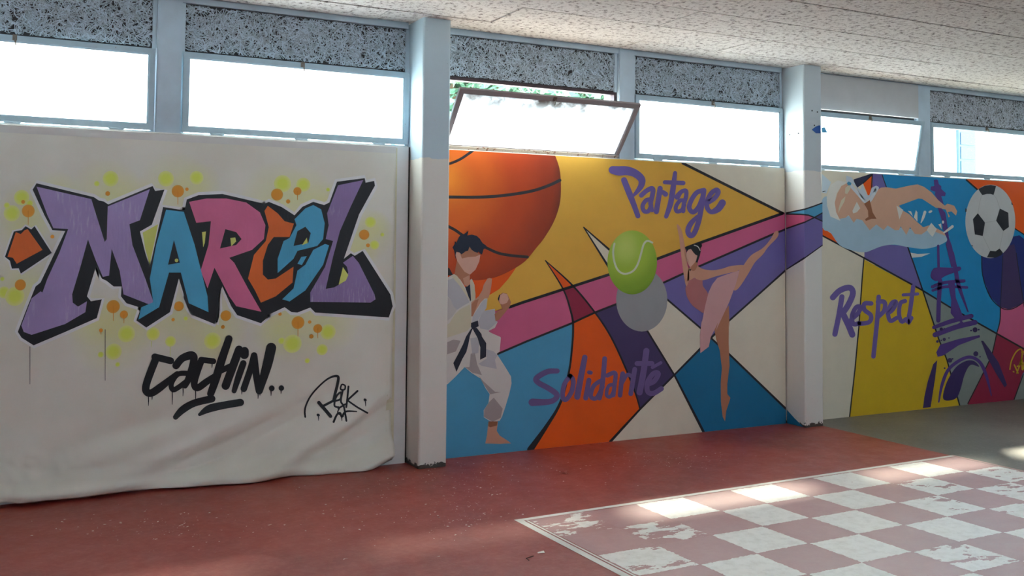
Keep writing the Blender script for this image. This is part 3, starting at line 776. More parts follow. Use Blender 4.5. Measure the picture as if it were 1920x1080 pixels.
# the far mural
M3 = Mural(far, 2)
q = fr
M3.poly(S, [(1640, 300), (2010, 320), (2010, 800), (1640, 800)], 'colour_field', paint((24, 140, 198)), 1)
M3.poly(S, q('L', [(20, 20), (590, 60), (590, 105), (400, 160), (300, 500), (250, 850), (60, 760)]), 'colour_field', CREAM, 2)
M3.poly(S, q('L', [(20, 720), (80, 755), (515, 990)]) + q('N', [(305, 20), (290, 150), (270, 450), (245, 720), (212, 1020), (200, 1100), (-20, 1100)]), 'colour_field', CREAM, 2)
M3.poly(S, q('L', [(60, 660), (210, 760), (250, 850), (60, 755)]), 'colour_field', ORG, 3)
M3.poly(S, q('L', [(515, 990), (515, 880), (700, 840), (975, 860), (1050, 1080)]) + q('N', [(672, 217), (305, 20)]), 'colour_field', PURP, 2)
M3.poly(S, q('N', [(305, 22), (672, 222)]) + q('O', [(215, 560), (270, 700), (355, 1010), (355, 1090)]) + q('N', [(205, 1100), (210, 1022), (245, 720), (270, 450), (290, 150)]), 'colour_field', YEL2, 2)
M3.poly('L', [(590, 60), (605, 250), (560, 340), (500, 190), (590, 105)], 'colour_field', ORG, 3)
M3.poly('L', [(405, 185), (400, 150), (600, 85), (590, 115), (500, 195), (440, 238)], 'colour_field', paint((44, 48, 78)), 4)
M3.poly('L', [(605, 60), (695, 80), (745, 225), (700, 260), (600, 260)], 'colour_field', PURP, 3)
M3.poly('O', [(110, 245), (290, 345), (600, 520), (605, 545), (580, 640), (550, 720), (415, 990), (405, 1060), (360, 1060), (355, 1000), (270, 700), (215, 560)], 'colour_field', GREYGREEN, 2)
M3.poly('M', [(480, 120), (1560, 150), (1560, 1010), (985, 640), (700, 400), (610, 245)], 'colour_field', ORG, 2)
M3.poly('O', [(505, -20), (505, 30), (512, 130), (560, 270), (630, 345), (690, 361), (760, 332), (850, 250), (900, 100), (890, -20), (810, -100), (760, -140), (660, -120)], 'colour_field', NAVY, 3)
M3.poly('O', [(655, -60), (645, 60), (632, 345), (690, 361), (760, 332), (786, 305), (760, 130), (738, -20), (725, -80)], 'colour_field', DPURP, 4)
M3.poly('O', [(632, 345), (690, 361), (760, 332), (850, 250), (1100, 200), (1100, 800), (605, 522), (628, 440)], 'colour_field', PINK, 3)
M3.poly('O', [(605, 524), (860, 665), (820, 740), (780, 800), (725, 970), (715, 1080), (400, 1080), (415, 990), (550, 720), (585, 640)], 'colour_field', CRIM, 3)
M3.poly('O', [(860, 665), (820, 740), (785, 800), (725, 960), (715, 1080), (1100, 1080), (1100, 800)], 'colour_field', GREYGREEN, 4)
ln = lambda k, pts, w, sm=False: M3.line(k, pts, w, layer=6, smooth=sm)
M3.line(S, q('L', [(60, 745), (80, 757), (515, 990)]) + q('N', [(672, 217)]) + q('O', [(290, 345), (600, 520), (1100, 800)]), 3.0, smooth=False)
ln('N', [(303, 10), (292, 130), (270, 450), (245, 720), (210, 1030)], 8)
M3.line(S, q('L', [(975, 868), (1050, 1080)]) + q('O', [(110, 240), (215, 560), (270, 700), (357, 1010)]), 2.6, smooth=False)
ln('L', [(598, 90), (590, 260)], 13); ln('L', [(702, 100), (748, 232)], 10); ln('L', [(600, 100), (500, 192)], 10)
ln('O', [(632, 345), (628, 440), (605, 530), (580, 640), (550, 720), (412, 995)], 7, True)
ln('O', [(505, -10), (512, 130), (560, 270), (630, 345), (690, 361), (760, 332), (850, 250), (900, 100), (890, -20)], 6, True)
ln('O', [(648, 0), (640, 160), (632, 345)], 4); ln('O', [(738, -20), (762, 150), (792, 345)], 5)
ln('O', [(785, 800), (760, 870), (724, 968)], 7); ln('M', [(495, 148), (605, 245)], 16); ln('M', [(985, 640), (1560, 1010)], 12)
# swimmer
sw = M3.group('swimmer', 'swimmer with white cap cutting through pale blue water')
sp = lambda k, pts, name, mt_, layer, smooth=False: M3.poly(k, pts, name, mt_, layer, smooth, sw)
sp('L', [(55, 400), (110, 330), (150, 400), (230, 540), (350, 540), (650, 620), (950, 670), (1100, 680), (1300, 690), (1405, 740), (1400, 800), (1290, 860), (1150, 890), (980, 872), (830, 845), (700, 862), (600, 900), (520, 926), (400, 912), (250, 850), (150, 715), (70, 665)], 'water', FOAM, 7, True)
sp('L', [(60, 90), (160, 180), (110, 300), (60, 290)], 'water', paint((196, 212, 222)), 5)
sp('L', [(112, 340), (150, 210), (230, 160), (330, 180), (265, 220), (215, 300), (197, 400), (212, 500), (258, 592), (150, 545), (115, 430)], 'swim_cap', CAPW, 9)
sp('L', [(325, 192), (270, 220), (225, 300), (197, 400), (210, 500), (240, 572), (310, 560), (345, 530), (400, 612), (430, 570), (490, 585), (570, 692), (640, 630), (720, 690), (760, 640), (840, 692), (880, 690), (900, 650), (960, 742), (1000, 660), (1050, 730), (1120, 738), (1180, 695), (1260, 705), (1380, 752), (1392, 730), (1290, 675), (1200, 640), (1140, 660), (1060, 590), (990, 520), (920, 480), (880, 430), (1090, 353), (1130, 358), (1270, 450), (1380, 470), (1400, 520), (1410, 556), (1425, 545), (1400, 500), (1440, 490), (1490, 536), (1502, 490), (1470, 430), (1400, 408), (1370, 430), (1300, 370), (1230, 290), (1150, 230), (1080, 203), (1000, 215), (850, 248), (740, 233), (690, 238), (640, 268), (590, 330), (540, 395), (510, 400), (470, 350), (440, 300), (380, 235)], 'body', paint((212, 168, 142)), 8)
sp('L', [(320, 175), (380, 190), (430, 235), (480, 340), (520, 372), (560, 360), (600, 300), (662, 242), (640, 215), (590, 240), (565, 320), (540, 318), (490, 205), (470, 260), (430, 230), (380, 130), (320, 110)], 'foam', paint((196, 208, 220)), 9)
M3.line('L', [(345, 190), (470, 330), (520, 385), (575, 372), (650, 240)], 34, paint((206, 214, 222)), 9, 'foam', sw)
sp('L', [(510, 410), (570, 370), (585, 430), (600, 500), (642, 570), (590, 570), (530, 592), (518, 575), (555, 550), (550, 480)], 'shade', SKIN3, 10)
sp('L', [(385, 485), (432, 388), (468, 458), (432, 500), (392, 512)], 'goggle', CAPW, 10)
sp('L', [(240, 450), (268, 370), (312, 328), (300, 385), (258, 462), (235, 510)], 'goggle_strap', paint((214, 206, 180)), 10)
sp('L', [(305, 300), (310, 240), (362, 198), (364, 250), (330, 305)], 'goggle', paint((214, 206, 180)), 10)
sp('L', [(325, 190), (345, 172), (375, 188), (368, 212), (340, 215)], 'blue_mark', LBLUE, 11)
for d_ in ([(855, 430), (928, 475), (885, 578)], [(975, 485), (1010, 490), (1030, 545)], [(1040, 555), (1062, 478), (1078, 500), (1078, 600)], [(1178, 690), (1225, 612), (1285, 680), (1240, 762), (1212, 735)], [(1300, 630), (1330, 620), (1338, 685)], [(1005, 930), (1080, 945), (1215, 938), (1120, 975), (1020, 985)]):
    sp('L', d_, 'splash', CAPW, 10)
M3.line('L', [(1158, 498, 30), (1138, 560, 26), (1116, 612, 10)], 20, CAPW, 10, 'splash', sw); M3.line('L', [(1360, 718, 16), (1400, 690, 24), (1450, 652, 30)], 24, CAPW, 12, 'splash', sw)
M3.part(Px().disc(*q('L', [(1216, 494)])[0], 3.8, 2.2, rot=-.4), 'splash', CAPW, 10, sw); M3.part(Px().disc(*q('L', [(1350, 605)])[0], 2, 3), 'splash', CAPW, 12, sw)
M3.line('L', [(70, 282), (95, 275)], 8, layer=10, parent=sw, name='mark'); 
# football
fb = M3.group('football', 'white football with dark panels painted at the right')
fx, fy = q('M', [(737, 568)])[0]
M3.part(Px().disc(fx, fy, 253 / 5.4, 372 / 5.4, n=52), 'ball_body', paint((198, 200, 200)), 7, fb)
for d_ in ([(615, 240), (680, 207), (740, 199), (795, 210), (770, 300), (740, 290), (700, 290), (655, 302), (630, 265)], [(560, 545), (610, 485), (683, 580), (660, 715), (580, 700)], [(833, 437), (918, 480), (925, 625), (868, 665), (795, 560)], [(702, 932), (735, 865), (790, 870), (830, 842), (865, 885), (850, 908), (790, 936)], [(950, 365), (968, 402), (952, 398)], [(484, 432), (497, 445), (495, 468), (484, 476)], [(542, 805), (560, 812), (556, 824)]):
    M3.poly('M', d_, 'dark_panel', paint((36, 40, 48)), 8, parent=fb)
SEAM2 = paint((178, 180, 180))
for d_ in ([(610, 485), (640, 330), (655, 302)], [(683, 580), (795, 560)], [(833, 437), (800, 340), (770, 300)], [(660, 715), (735, 865)], [(868, 665), (830, 842)]):
    M3.line('M', d_, 5, SEAM2, 8, 'ball_seam', fb)
# iron tower in loose purple strokes
et = M3.group('iron_tower', 'iron lattice tower in loose purple brush strokes')
TW = paint((84, 58, 132))
ep = lambda k, pts, sm=False, mt_=TW: M3.poly(k, pts, 'brush_stroke', mt_, 7 if k == 'O' else 6.5, sm, et)
ep('M', [(165, 150), (190, 143), (207, 150), (215, 190), (240, 210), (240, 240), (285, 280), (280, 312), (240, 312), (268, 400), (200, 345), (175, 295), (180, 268), (130, 250), (135, 215), (170, 210)])
M3.poly('M', [(203, 430), (240, 435), (280, 480), (300, 600), (318, 740), (345, 810), (395, 1025), (340, 1030), (285, 800), (300, 750), (258, 650), (240, 540)], 'brush_stroke', TW, 11, parent=et)
M3.line('M', [(208, 815), (212, 1035)], 25, TW, 11, 'brush_stroke', et)
ep('O', [(160, 125), (190, 80), (300, 78), (358, 72), (362, 95), (320, 112), (260, 135), (205, 168), (170, 155)], True)
for pts_, w_ in (([(172, 208), (250, 180), (385, 168)], 22), ([(175, 232), (260, 208), (405, 212)], 19), ([(225, 165), (216, 300), (212, 435)], 29), ([(305, -20), (330, 100), (350, 200), (412, 375, 8)], 27),
                ([(182, 482, 24), (300, 440), (435, 405)], 30), ([(190, 532), (330, 480), (460, 448)], 34), ([(215, 985, 10), (240, 860, 22), (290, 755), (400, 685), (480, 705), (530, 790), (570, 940, 8)], 22), ([(370, 455), (350, 470)], 26)):
    M3.line('O', [p if len(p) > 2 else p + (w_,) for p in pts_], w_, TW, 8, 'brush_stroke', et)
ep('O', [(275, 170), (322, 170), (330, 280), (376, 400), (372, 450), (330, 430), (295, 385), (300, 300)])
ep('O', [(198, 650), (225, 598), (350, 560), (490, 533), (494, 548), (350, 602), (245, 672), (208, 680)])
DK = paint((60, 44, 96))
ep('O', [(205, 703), (190, 830), (160, 1020), (108, 1027), (118, 950), (140, 850), (178, 730)], False, DK)
ep('O', [(488, 748), (430, 735), (390, 800), (362, 900), (332, 960), (270, 976), (243, 950), (270, 850), (330, 752), (400, 708), (455, 710)], True, DK)
ep('O', [(500, 572), (515, 572), (560, 632), (620, 720), (676, 870), (660, 888), (600, 790), (545, 690)], False, DK)
dots = Px()
for (x, y, r_) in ((232, 494, 12), (252, 490, 5), (460, 498, 17), (485, 497, 6), (433, 503, 6), (252, 563, 11), (232, 569, 5), (284, 553, 5), (465, 660, 17), (494, 680, 5), (290, 704, 16), (308, 694, 6), (255, 757, 6), (206, 577, 9)):
    X_, Y_ = q('O', [(x, y)])[0]; dots.disc(X_, Y_, r_ / 3.6, n=12)
M3.part(dots, 'paint_dots', DK, 8, et)
M3.word('N', [
    [[34, (105, 262), (150, 218), (210, 200), (232, 235), (205, 305), (165, 365)], [30, (162, 258), (142, 380), (118, 495)], [36, (172, 372), (205, 440), (228, 497)]],
    [[26, (222, 400), (262, 365), (280, 325), (252, 325), (226, 380), (235, 430), (272, 425)]],
    [[26, (348, 300), (305, 302), (305, 340), (345, 375), (335, 418), (272, 428)]],
    [[26, (395, 258), (386, 400), (362, 635)], [26, (390, 290), (432, 292), (430, 345), (392, 385)]],
    [[24, (452, 365), (488, 335), (505, 290), (478, 298), (455, 355), (468, 410), (508, 392)]],
    [[24, (562, 285), (532, 300), (524, 368), (540, 415), (566, 400)]],
    [[25, (614, 192), (596, 330), (580, 420), (602, 392)], [18, (550, 246), (642, 240)]],
], LETP, 9, 'purple brush lettering reading Respect')
tg = M3.group('signature', 'small yellow spray signature at the right edge')
for st in ([(695, 765), (705, 710), (735, 650), (770, 628), (778, 670), (760, 740), (742, 790)], [(725, 735), (750, 790)], [(745, 745), (800, 715)], [(775, 650), (788, 645), (792, 665)], [(765, 720), (775, 700), (780, 770), (800, 690)], [(790, 760), (830, 770)], [(718, 780), (722, 782)]):
    M3.line('O', st, 9, paint((206, 168, 40)), 9, 'spray_line', tg)

# bands painted round the white column
def col_paint(k, pts, name, mat_, layer, closed=True, w=None):
    """shape split at the column's edge: left face (plane X) and front face (plane Y)"""
    poly = fr(k, pts)
    if not closed: 
        px = Px().stroke([p + (w,) for p in poly], smooth=False, caps=False); faces = [[px.v[i][:2] for i in f] for f in px.f]
    else: faces = [poly]
    xe = 1507.0
    def half(P, sgn):
        out = []
        for i in range(len(P)):
            a, b_ = P[i], P[(i + 1) % len(P)]
            ia, ib = sgn * (a[0] - xe) <= 0, sgn * (b_[0] - xe) <= 0
            if ia: out.append(a)
            if ia != ib:
                t = (xe - a[0]) / (b_[0] - a[0]); out.append((xe, a[1] + t * (b_[1] - a[1])))
        return out
    V, F = [], []
    X0 = COLX[2]; eps = STEP * layer + 0.0006
    for P in faces:
        for side, sgn in (('L', 1), ('F', -1)):
            H = half(P, sgn)
            if len(H) < 3: continue
            b0 = len(V)
            for (x, y) in H:
                if side == 'L':
                    p = on_x(x, y, X0 - eps); p.y = min(0.0, max(p.y, -CP)); 
                    if x >= xe - 0.01: p.y = -CP - eps
                else:
                    p = on_y(x, y, -CP - eps); p.x = min(max(p.x, X0), X0 + CW)
                    if x <= xe + 0.01: p.x = X0 - eps
                p.z = max(0.002, p.z)
                V.append(tuple(p))
            for t in geometry.tessellate_polygon([[Vector((p[0], p[1], 0)) for p in H]]):
                F.append([b0 + i for i in t])
    me = mesh_from(name, V, F)
    return link(name, me, mat_, column2)
col_paint('K', [(725, 438), (740, 438), (868, 410), (1020, 358), (1020, 432), (945, 472), (905, 452), (840, 445), (740, 441)], 'painted_band', LBLUE, 2)
col_paint('K', [(725, 441), (740, 441), (840, 446), (905, 452), (945, 472), (905, 492), (868, 506), (740, 552), (725, 556)], 'painted_band', PINK, 2)
col_paint('K', [(725, 556), (740, 552), (868, 506), (945, 472), (1020, 505), (1020, 676), (905, 750), (868, 775), (740, 860), (725, 870)], 'painted_band', PURP, 2)
col_paint('K', [(945, 472), (1020, 432), (1020, 505)], 'painted_band', paint((56, 66, 116)), 3)
for pts_ in ([(735, 438), (868, 410), (940, 388), (1016, 362)], [(735, 445), (840, 447), (905, 454), (950, 472), (1016, 500)], [(735, 555), (868, 508), (945, 473), (1016, 436)], [(735, 862), (868, 776), (1016, 678)]):
    col_paint('K', pts_, 'painted_outline', K_, 4, False, 2.6)
col_paint('J', [(1140, 775), (1155, 792), (1215, 860), (1298, 945), (1140, 945)], 'painted_patch', BLUE, 2)
col_paint('.', [(1522, 243), (1530, 237), (1536, 235), (1538.5, 236), (1538.5, 250), (1530, 250)], 'painted_chip', paint((40, 92, 170)), 2)

for (x, y) in ((1522.5, 207.5), (1532.5, 210), (1470, 235), (1497, 250), (1480.5, 252.5), (1527, 235)):
    col_paint('.', [(x - 1.1, y - 1.3), (x + 1.1, y - 1.3), (x + 1.3, y + 1.2), (x - 1.0, y + 1.3)], 'screw_hole', K_, 2)
pts_ = [on_y(x, y, -0.066) for (x, y) in ((1540.5, 240), (1546, 238), (1551.5, 248.5), (1541, 248.5))]
link('paint_mark', mesh_from('paint_mark', [tuple(p) for p in pts_], [[0, 3, 2, 1]]), paint((84, 168, 214)), bpy.data.objects['window_5'])

# ------------------------------------------------------------------ plastic sheet with the sprayed name
mt, nt, b = newmat('plastic_sheet_film'); FILM = mt
v = pos(nt)
r = ramp(nt, nz(nt, v, 1.6, 4), [(0.3, lin((218, 215, 200))), (0.7, lin((232, 231, 220)))])
hz_ = N(nt, 'ShaderNodeAttribute'); hz_.attribute_name = 'lime_haze'
hzf = math_(nt, 'MULTIPLY', hz_.outputs['Fac'], ramp(nt, nz(nt, v, 300, 2), [(0.3, (0.7,) * 3 + (1,)), (0.6, (1, 1, 1, 1))]).outputs[0])
nt.links.new(mix(nt, hzf, r.outputs[0], lin((224, 230, 96))), b.inputs['Base Color']); b.inputs['Roughness'].default_value = 0.42
b.inputs['Specular IOR Level'].default_value = 0.4
wr = nz(nt, pos(nt, (1.6, 1, 1.0), (0, 0.6, 0)), 1.6, 2, 0.4, 0.8)
bump(nt, b, wr, 0.25, 0.05)

SX0, SX1 = -0.765, 2.365
hem_px = [(-230, 962), (-120, 953), (0, 943), (60, 941), (150, 933), (250, 922), (350, 913), (480, 901), (580, 893), (640, 887), (700, 876), (733, 863)]
hem = []
for (x, y) in hem_px:
    Yh = -0.085 if x < 690 else -0.05
    p = on_y(x, y, Yh)
    if p.z < 0.004: p = on_z(x, y, 0.004)
    hem.append((p.x, p.y, p.z))
def hem_at(X):
    if X <= hem[0][0]: return hem[0]
    for a, b_ in zip(hem, hem[1:]):
        if X <= b_[0]:
            t = (X - a[0]) / (b_[0] - a[0]); return tuple(a[i] + t * (b_[i] - a[i]) for i in range(3))
    return hem[-1]
def sstep(a, b_, x):
    t = min(1, max(0, (x - a) / (b_ - a))); return t * t * (3 - 2 * t)
def sheet_y(X, Z):
    h = hem_at(X); zh = h[2]
    out = -0.010
    k = sstep(0.75, 0.0, Z - zh)
    out += (h[1] + 0.012) * (0.35 * k ** 1.6 + 0.65 * sstep(0.16, 0.0, Z - zh))
    # long slanting folds sweeping down to the left from the right edge
    d = (Z - 0.10) - 0.30 * (X - 0.7) - 0.10 * max(0, X - 0.7) ** 2
    a1 = 0.040 * sstep(0.62, 0.12, Z) * sstep(0.1, 1.1, X)
    out -= a1 * (math.sin(d * 15.0) + 0.4 * math.sin(d * 33 + 1.3))
    # bunching at the lower left
    a2 = 0.045 * sstep(0.42, 0.05, Z) * sstep(0.55, -0.05, X)
    out -= a2 * (noise.noise((X * 7, Z * 9, 1.7)) + 0.6 * abs(noise.noise((X * 15, Z * 13, 4.2))))
    # rolled hem
    rr = (Z - zh - 0.035) / 0.03
    out -= 0.022 * math.exp(-rr * rr) * (1 + 0.6 * noise.noise((X * 3, 0, 0)))
    out -= 0.006 * noise.noise((X * 2.5, Z * 2.0, 9.0)) * sstep(0.95, 0.5, Z)
    return min(out, -0.0035)
nu, nv = 170, 150
V, F = [], []
for j in range(nv + 1):
    t = j / nv; t = t ** 0.75
    for i in range(nu + 1):
        X = SX0 + (SX1 - SX0) * i / nu
        zh = hem_at(X)[2]
        Z = SILL - 0.004 + (zh - (SILL - 0.004)) * t
        V.append((X - 0.012 * t * (i / nu), sheet_y(X, Z), Z))
for j in range(nv):
    for i in range(nu):
        a = j * (nu + 1) + i; F.append([a, a + nu + 1, a + nu + 2, a + 1])
me = mesh_from('plastic_sheet', V, F)
for p in me.polygons: p.use_smooth = True
me_sheet = me
sheet = link('plastic_sheet', me, FILM)
tag(sheet, 'white plastic sheet hung on the wall with sprayed coloured graffiti letters', 'plastic sheet')
sol = sheet.modifiers.new('thickness', 'SOLIDIFY'); sol.thickness = 0.0012; sol.offset = 1.0
# tape along the right edge
V, F = [], []
for j in range(41):
    Z = SILL - 0.01 - j / 40 * (SILL - 0.06)
    for X in (SX1 - 0.045, SX1 + 0.012):
        V.append((X, sheet_y(min(X, SX1), Z) - 0.0012 if X < SX1 else -0.004, Z))
for j in range(40): F.append([2 * j, 2 * j + 2, 2 * j + 3, 2 * j + 1])
link('tape_strip', mesh_from('tape_strip', V, F), paint((214, 210, 180), 0.4, 0.03, 'tape'), sheet)
V, F = [], []
for j in range(61):
    X = SX0 + (SX1 - SX0) * j / 60
    for Z in (SILL - 0.006, SILL - 0.05):
        V.append((X, sheet_y(X, Z) - 0.0030, Z))
for j in range(60): F.append([2 * j, 2 * j + 1, 2 * j + 3, 2 * j + 2])
link('tape_strip', mesh_from('tape_strip', V, F), paint((218, 217, 212), 0.4, 0.03, 'tape'), sheet)

def sheetpaint(px, name, mat_, layer, parent=None, fine=False):
    bm = bmesh.new(); vv = []
    for (x, y, l) in px.v:
        p = on_y(x, y, -0.011); vv.append(bm.verts.new((p.x, STEP * (layer + 0.15 * l), p.z)))
    for f in px.f:
        try: bm.faces.new([vv[i] for i in f])
        except ValueError: pass
    if fine:
        xs = [q_.co.x for q_ in bm.verts]; zs = [q_.co.z for q_ in bm.verts]
        for ax, lo, hi, st in (((1, 0, 0), min(xs), max(xs), 0.03), ((0, 0, 1), min(zs), max(zs), 0.018)):
            q_ = lo + st
            while q_ < hi:
                bmesh.ops.bisect_plane(bm, geom=bm.verts[:] + bm.edges[:] + bm.faces[:], plane_co=tuple(q_ * a_ for a_ in ax), plane_no=ax); q_ += st
    for q_ in bm.verts: q_.co.y = sheet_y(q_.co.x, q_.co.z) - q_.co.y - 0.0020
    orient(bm)
    me = bpy.data.meshes.new(name); bm.to_mesh(me); bm.free()
    return link(name, me, mat_, parent or sheet)

def gloss(rgb, sheen_streak=None):
    """spray enamel on film: glossy, wrinkled with the film; streak = pale streaks coloured in as sheen"""
    k = ('gloss', tuple(rgb), sheen_streak)
    if k in MATS: return MATS[k]
    mt, nt, b = newmat('spray_%d_%d_%d' % tuple(rgb)); c = lin(rgb); v = pos(nt)
    rr = ramp(nt, nz(nt, v, 4, 4), [(0.3, tuple(x * 0.85 for x in c[:3]) + (1,)), (0.7, c)]); col = rr.outputs[0]
    if sheen_streak:  # sheen on the film painted into the colour as pale streaks
        s1 = nz(nt, pos(nt, (26, 1, 3.5), (0, 0.25, 0)), 3.0, 4, 0.6)
        s2 = nz(nt, v, 3.2, 2)
        f = math_(nt, 'MULTIPLY', ramp(nt, s1, [(0.52, (0, 0, 0, 1)), (0.70, (1, 1, 1, 1))]).outputs[0], ramp(nt, s2, [(0.45, (0, 0, 0, 1)), (0.62, (1, 1, 1, 1))]).outputs[0])
        col = mix(nt, math_(nt, 'MULTIPLY', f, 0.55), col, lin((214, 208, 222)))
    nt.links.new(col, b.inputs['Base Color']); b.inputs['Roughness'].default_value = 0.42; b.inputs['Specular IOR Level'].default_value = 0.28
    w_ = math_(nt, 'ADD', nz(nt, pos(nt, (14, 1, 3), (0, 0.5, 0)), 3, 3, 0.5, 0.6), nz(nt, pos(nt, (2.2, 1, 1.1), (0, 0.6, 0)), 2.2, 4, 0.5, 1.2))
    bump(nt, b, w_, 0.12, 0.02)
    MATS[k] = mt
    return mt
GK = gloss((28, 28, 34)); GPU = gloss((172, 152, 206), 1); GPU2 = gloss((152, 128, 182), 1); GBL = gloss((84, 180, 222)); GPK = gloss((226, 116, 160)); GOR = gloss((240, 116, 46))
HALO = gloss((240, 242, 242)); LIME = gloss((222, 228, 122)); DOT = gloss((226, 150, 36))

# sprayed lime haze: a paint mask stored on the film
hz = []
for (x, y, r_) in ((200, 358, 62), (240, 372, 50), (330, 350, 66), (372, 345, 42), (520, 372, 70), (570, 368, 58), (610, 385, 45), (58, 395, 58), (40, 430, 45), (110, 360, 40), (40, 535, 55), (75, 560, 48), (210, 630, 75), (175, 600, 50), (250, 600, 60), (330, 600, 58), (405, 610, 62), (400, 650, 42), (560, 605, 78), (620, 605, 58), (520, 620, 50), (690, 440, 52), (668, 470, 45), (705, 425, 30), (275, 470, 40)):
    c = on_y(x, y, -0.011); hz.append((c.x, c.z, abs(on_y(x, y + r_, -0.011).z - c.z)))
co = np.zeros(len(me_sheet.vertices) * 3); me_sheet.vertices.foreach_get('co', co); co = co.reshape(-1, 3)
left = np.ones(len(co))
for (X_, Z_, R_) in hz:
    d_ = np.hypot(co[:, 0] - X_, co[:, 2] - Z_) / R_; left *= 1 - 0.42 * np.clip(1 - d_, 0, 1) ** 0.8
at_ = me_sheet.attributes.new('lime_haze', 'FLOAT', 'POINT'); at_.data.foreach_set('value', 1 - left)

# blots: unit discs paling towards the rim
def spray(name, rgb, rim, soft):
    mt, nt, b = newmat(name); b.inputs['Roughness'].default_value = 0.5
    tc = N(nt, 'ShaderNodeTexCoord'); ln_ = N(nt, 'ShaderNodeVectorMath', operation='LENGTH'); nt.links.new(tc.outputs['Object'], ln_.inputs[0])
    d = math_(nt, 'ADD', ln_.outputs['Value'], math_(nt, 'MULTIPLY', math_(nt, 'SUBTRACT', nz(nt, pos(nt), 40, 4, 0.6), 0.5), 0.2))
    rr = ramp(nt, d, [(1 - soft, lin(rgb)), (1.0, lin(rim))])
    nt.links.new(rr.outputs[0], b.inputs['Base Color'])
    return mt
n_ = 40
unit = mesh_from('spray_blot', [(math.cos(2 * math.pi * i / n_), 0, math.sin(2 * math.pi * i / n_)) for i in range(n_)], [list(range(n_))])
def spray_mesh(mt_):
    u = unit.copy(); u.materials.append(mt_); return u
BLOT = spray_mesh(spray('lime_blot', (224, 238, 92), (228, 234, 150), 0.5)); ODOT = spray_mesh(spray('orange_blot', (228, 154, 26), (220, 168, 66), 0.2))
def blot(mesh, name, x, y, r_, layer):
    c = on_y(x, y, -0.011); rx = abs(on_y(x + r_, y, -0.011).x - c.x); rz = abs(on_y(x, y + r_, -0.011).z - c.z)
    o = bpy.data.objects.new(name, mesh); C.objects.link(o); o.parent = sheet
    o.location = (c.x, min(sheet_y(c.x, c.z), -0.010) - 0.0020 - STEP * layer, c.z); o.scale = (rx, 1, rz)
lay = 4
for k, L in (('A', ((560, 95, 37), (490, 120, 13), (840, 95, 37), (995, 90, 32), (110, 190, 36), (60, 270, 38), (35, 230, 14), (20, 670, 28), (12, 602, 10), (75, 690, 45), (575, 970, 38), (595, 1035, 11), (510, 985, 14), (775, 880, 31), (863, 918, 25), (1070, 915, 32), (940, 802, 10), (150, 220, 16), (640, 880, 40))),
             ('B', ((485, 120, 40), (590, 125, 33), (930, 315, 26), (950, 430, 22), (990, 378, 9), (130, 915, 39), (535, 930, 43), (685, 960, 26), (610, 1016, 12), (715, 870, 36), (480, 915, 16), (715, 150, 9)))):
    for p in fr(k, L): blot(BLOT, 'lime_blot', p[0], p[1], p[2] * 1.08, lay); lay += 0.05
lay = 7
odots = []
for k, L in (('A', ((143, 258, 30), (117, 212, 9), (545, 170, 11), (900, 158, 29), (946, 148, 8), (265, 388, 9), (103, 632, 26), (573, 742, 31), (627, 782, 19), (511, 862, 9), (905, 740, 23), (876, 808, 8))),
             ('B', ((457, 175, 28), (560, 158, 19), (513, 210, 10), (898, 378, 24), (917, 432, 9), (198, 788, 25), (183, 845, 9), (563, 823, 30), (663, 853, 21), (622, 820, 8), (631, 893, 10), (472, 780, 8)))):
    for p in fr(k, L): blot(ODOT, 'orange_blot', p[0], p[1], p[2] * 1.08, lay); lay += 0.05; odots.append(p)
for n__, p in enumerate(odots):
    if n__ in (0, 3, 7, 8, 9, 13, 19, 20): sheetpaint(Px().stroke([(p[0], p[1], 1.6), (p[0], p[1] + p[2] * 2.3, 0.9)], smooth=False), 'paint_drip', DOT, 8)
for x, y0, y1 in ((56, 650, 720), (197, 618, 713), (283.5, 640, 650), (319, 650, 668)):
    sheetpaint(Px().stroke([(x, y0, 1.2), (x, y1, 0.8)], smooth=False), 'paint_drip', GK if y1 > 700 else LIME, 8)

SIL = {
 'arrow': ('A', [(25, 490), (70, 362), (110, 355), (130, 335), (158, 352), (175, 335), (262, 470), (105, 575), (95, 548), (60, 550), (50, 510)]),
 'm': ('A', [(165, 150), (185, 118), (475, 188), (500, 205), (525, 210), (548, 225), (772, 132), (785, 157), (832, 150), (768, 328), (708, 362), (735, 470), (760, 550), (790, 640), (775, 725), (760, 745), (720, 750), (640, 725), (612, 690), (615, 640), (575, 640), (540, 612), (515, 600), (485, 540), (440, 690), (460, 715), (515, 705), (490, 800), (330, 870), (170, 938), (110, 900), (90, 870), (140, 740), (180, 640), (205, 620), (330, 360), (265, 355), (225, 280)]),
 'a': ('A', [(825, 238), (950, 258), (1080, 250), (1110, 760), (1085, 830), (975, 785), (950, 745), (905, 600), (860, 770), (740, 848), (690, 812), (715, 745), (745, 600), (790, 400)]),
 'r': ('B', [(0, 200), (60, 178), (180, 172), (300, 200), (385, 220), (420, 300), (420, 420), (345, 540), (335, 600), (395, 720), (410, 795), (375, 826), (255, 785), (225, 740), (180, 640), (152, 710), (155, 822), (30, 770), (0, 700), (-20, 300)]),
 'cel': ('B', [(370, 232), (415, 212), (480, 238), (545, 280), (585, 237), (640, 212), (695, 228), (722, 215), (760, 110), (900, 92), (905, 115), (948, 106), (952, 130), (872, 275), (795, 500), (830, 472), (850, 485), (890, 460), (1030, 680), (1042, 740), (1022, 797), (650, 772), (625, 747), (560, 772), (530, 770), (495, 745), (405, 787), (365, 770), (310, 620), (330, 480), (395, 420), (400, 330)]),
}
for k, (f_, pts) in SIL.items():
    P = fr(f_, pts)
    sheetpaint(Px().stroke([p + (11.5 if k != 'arrow' else 7,) for p in P], closed=True, smooth=False), 'white_halo', HALO, 9)
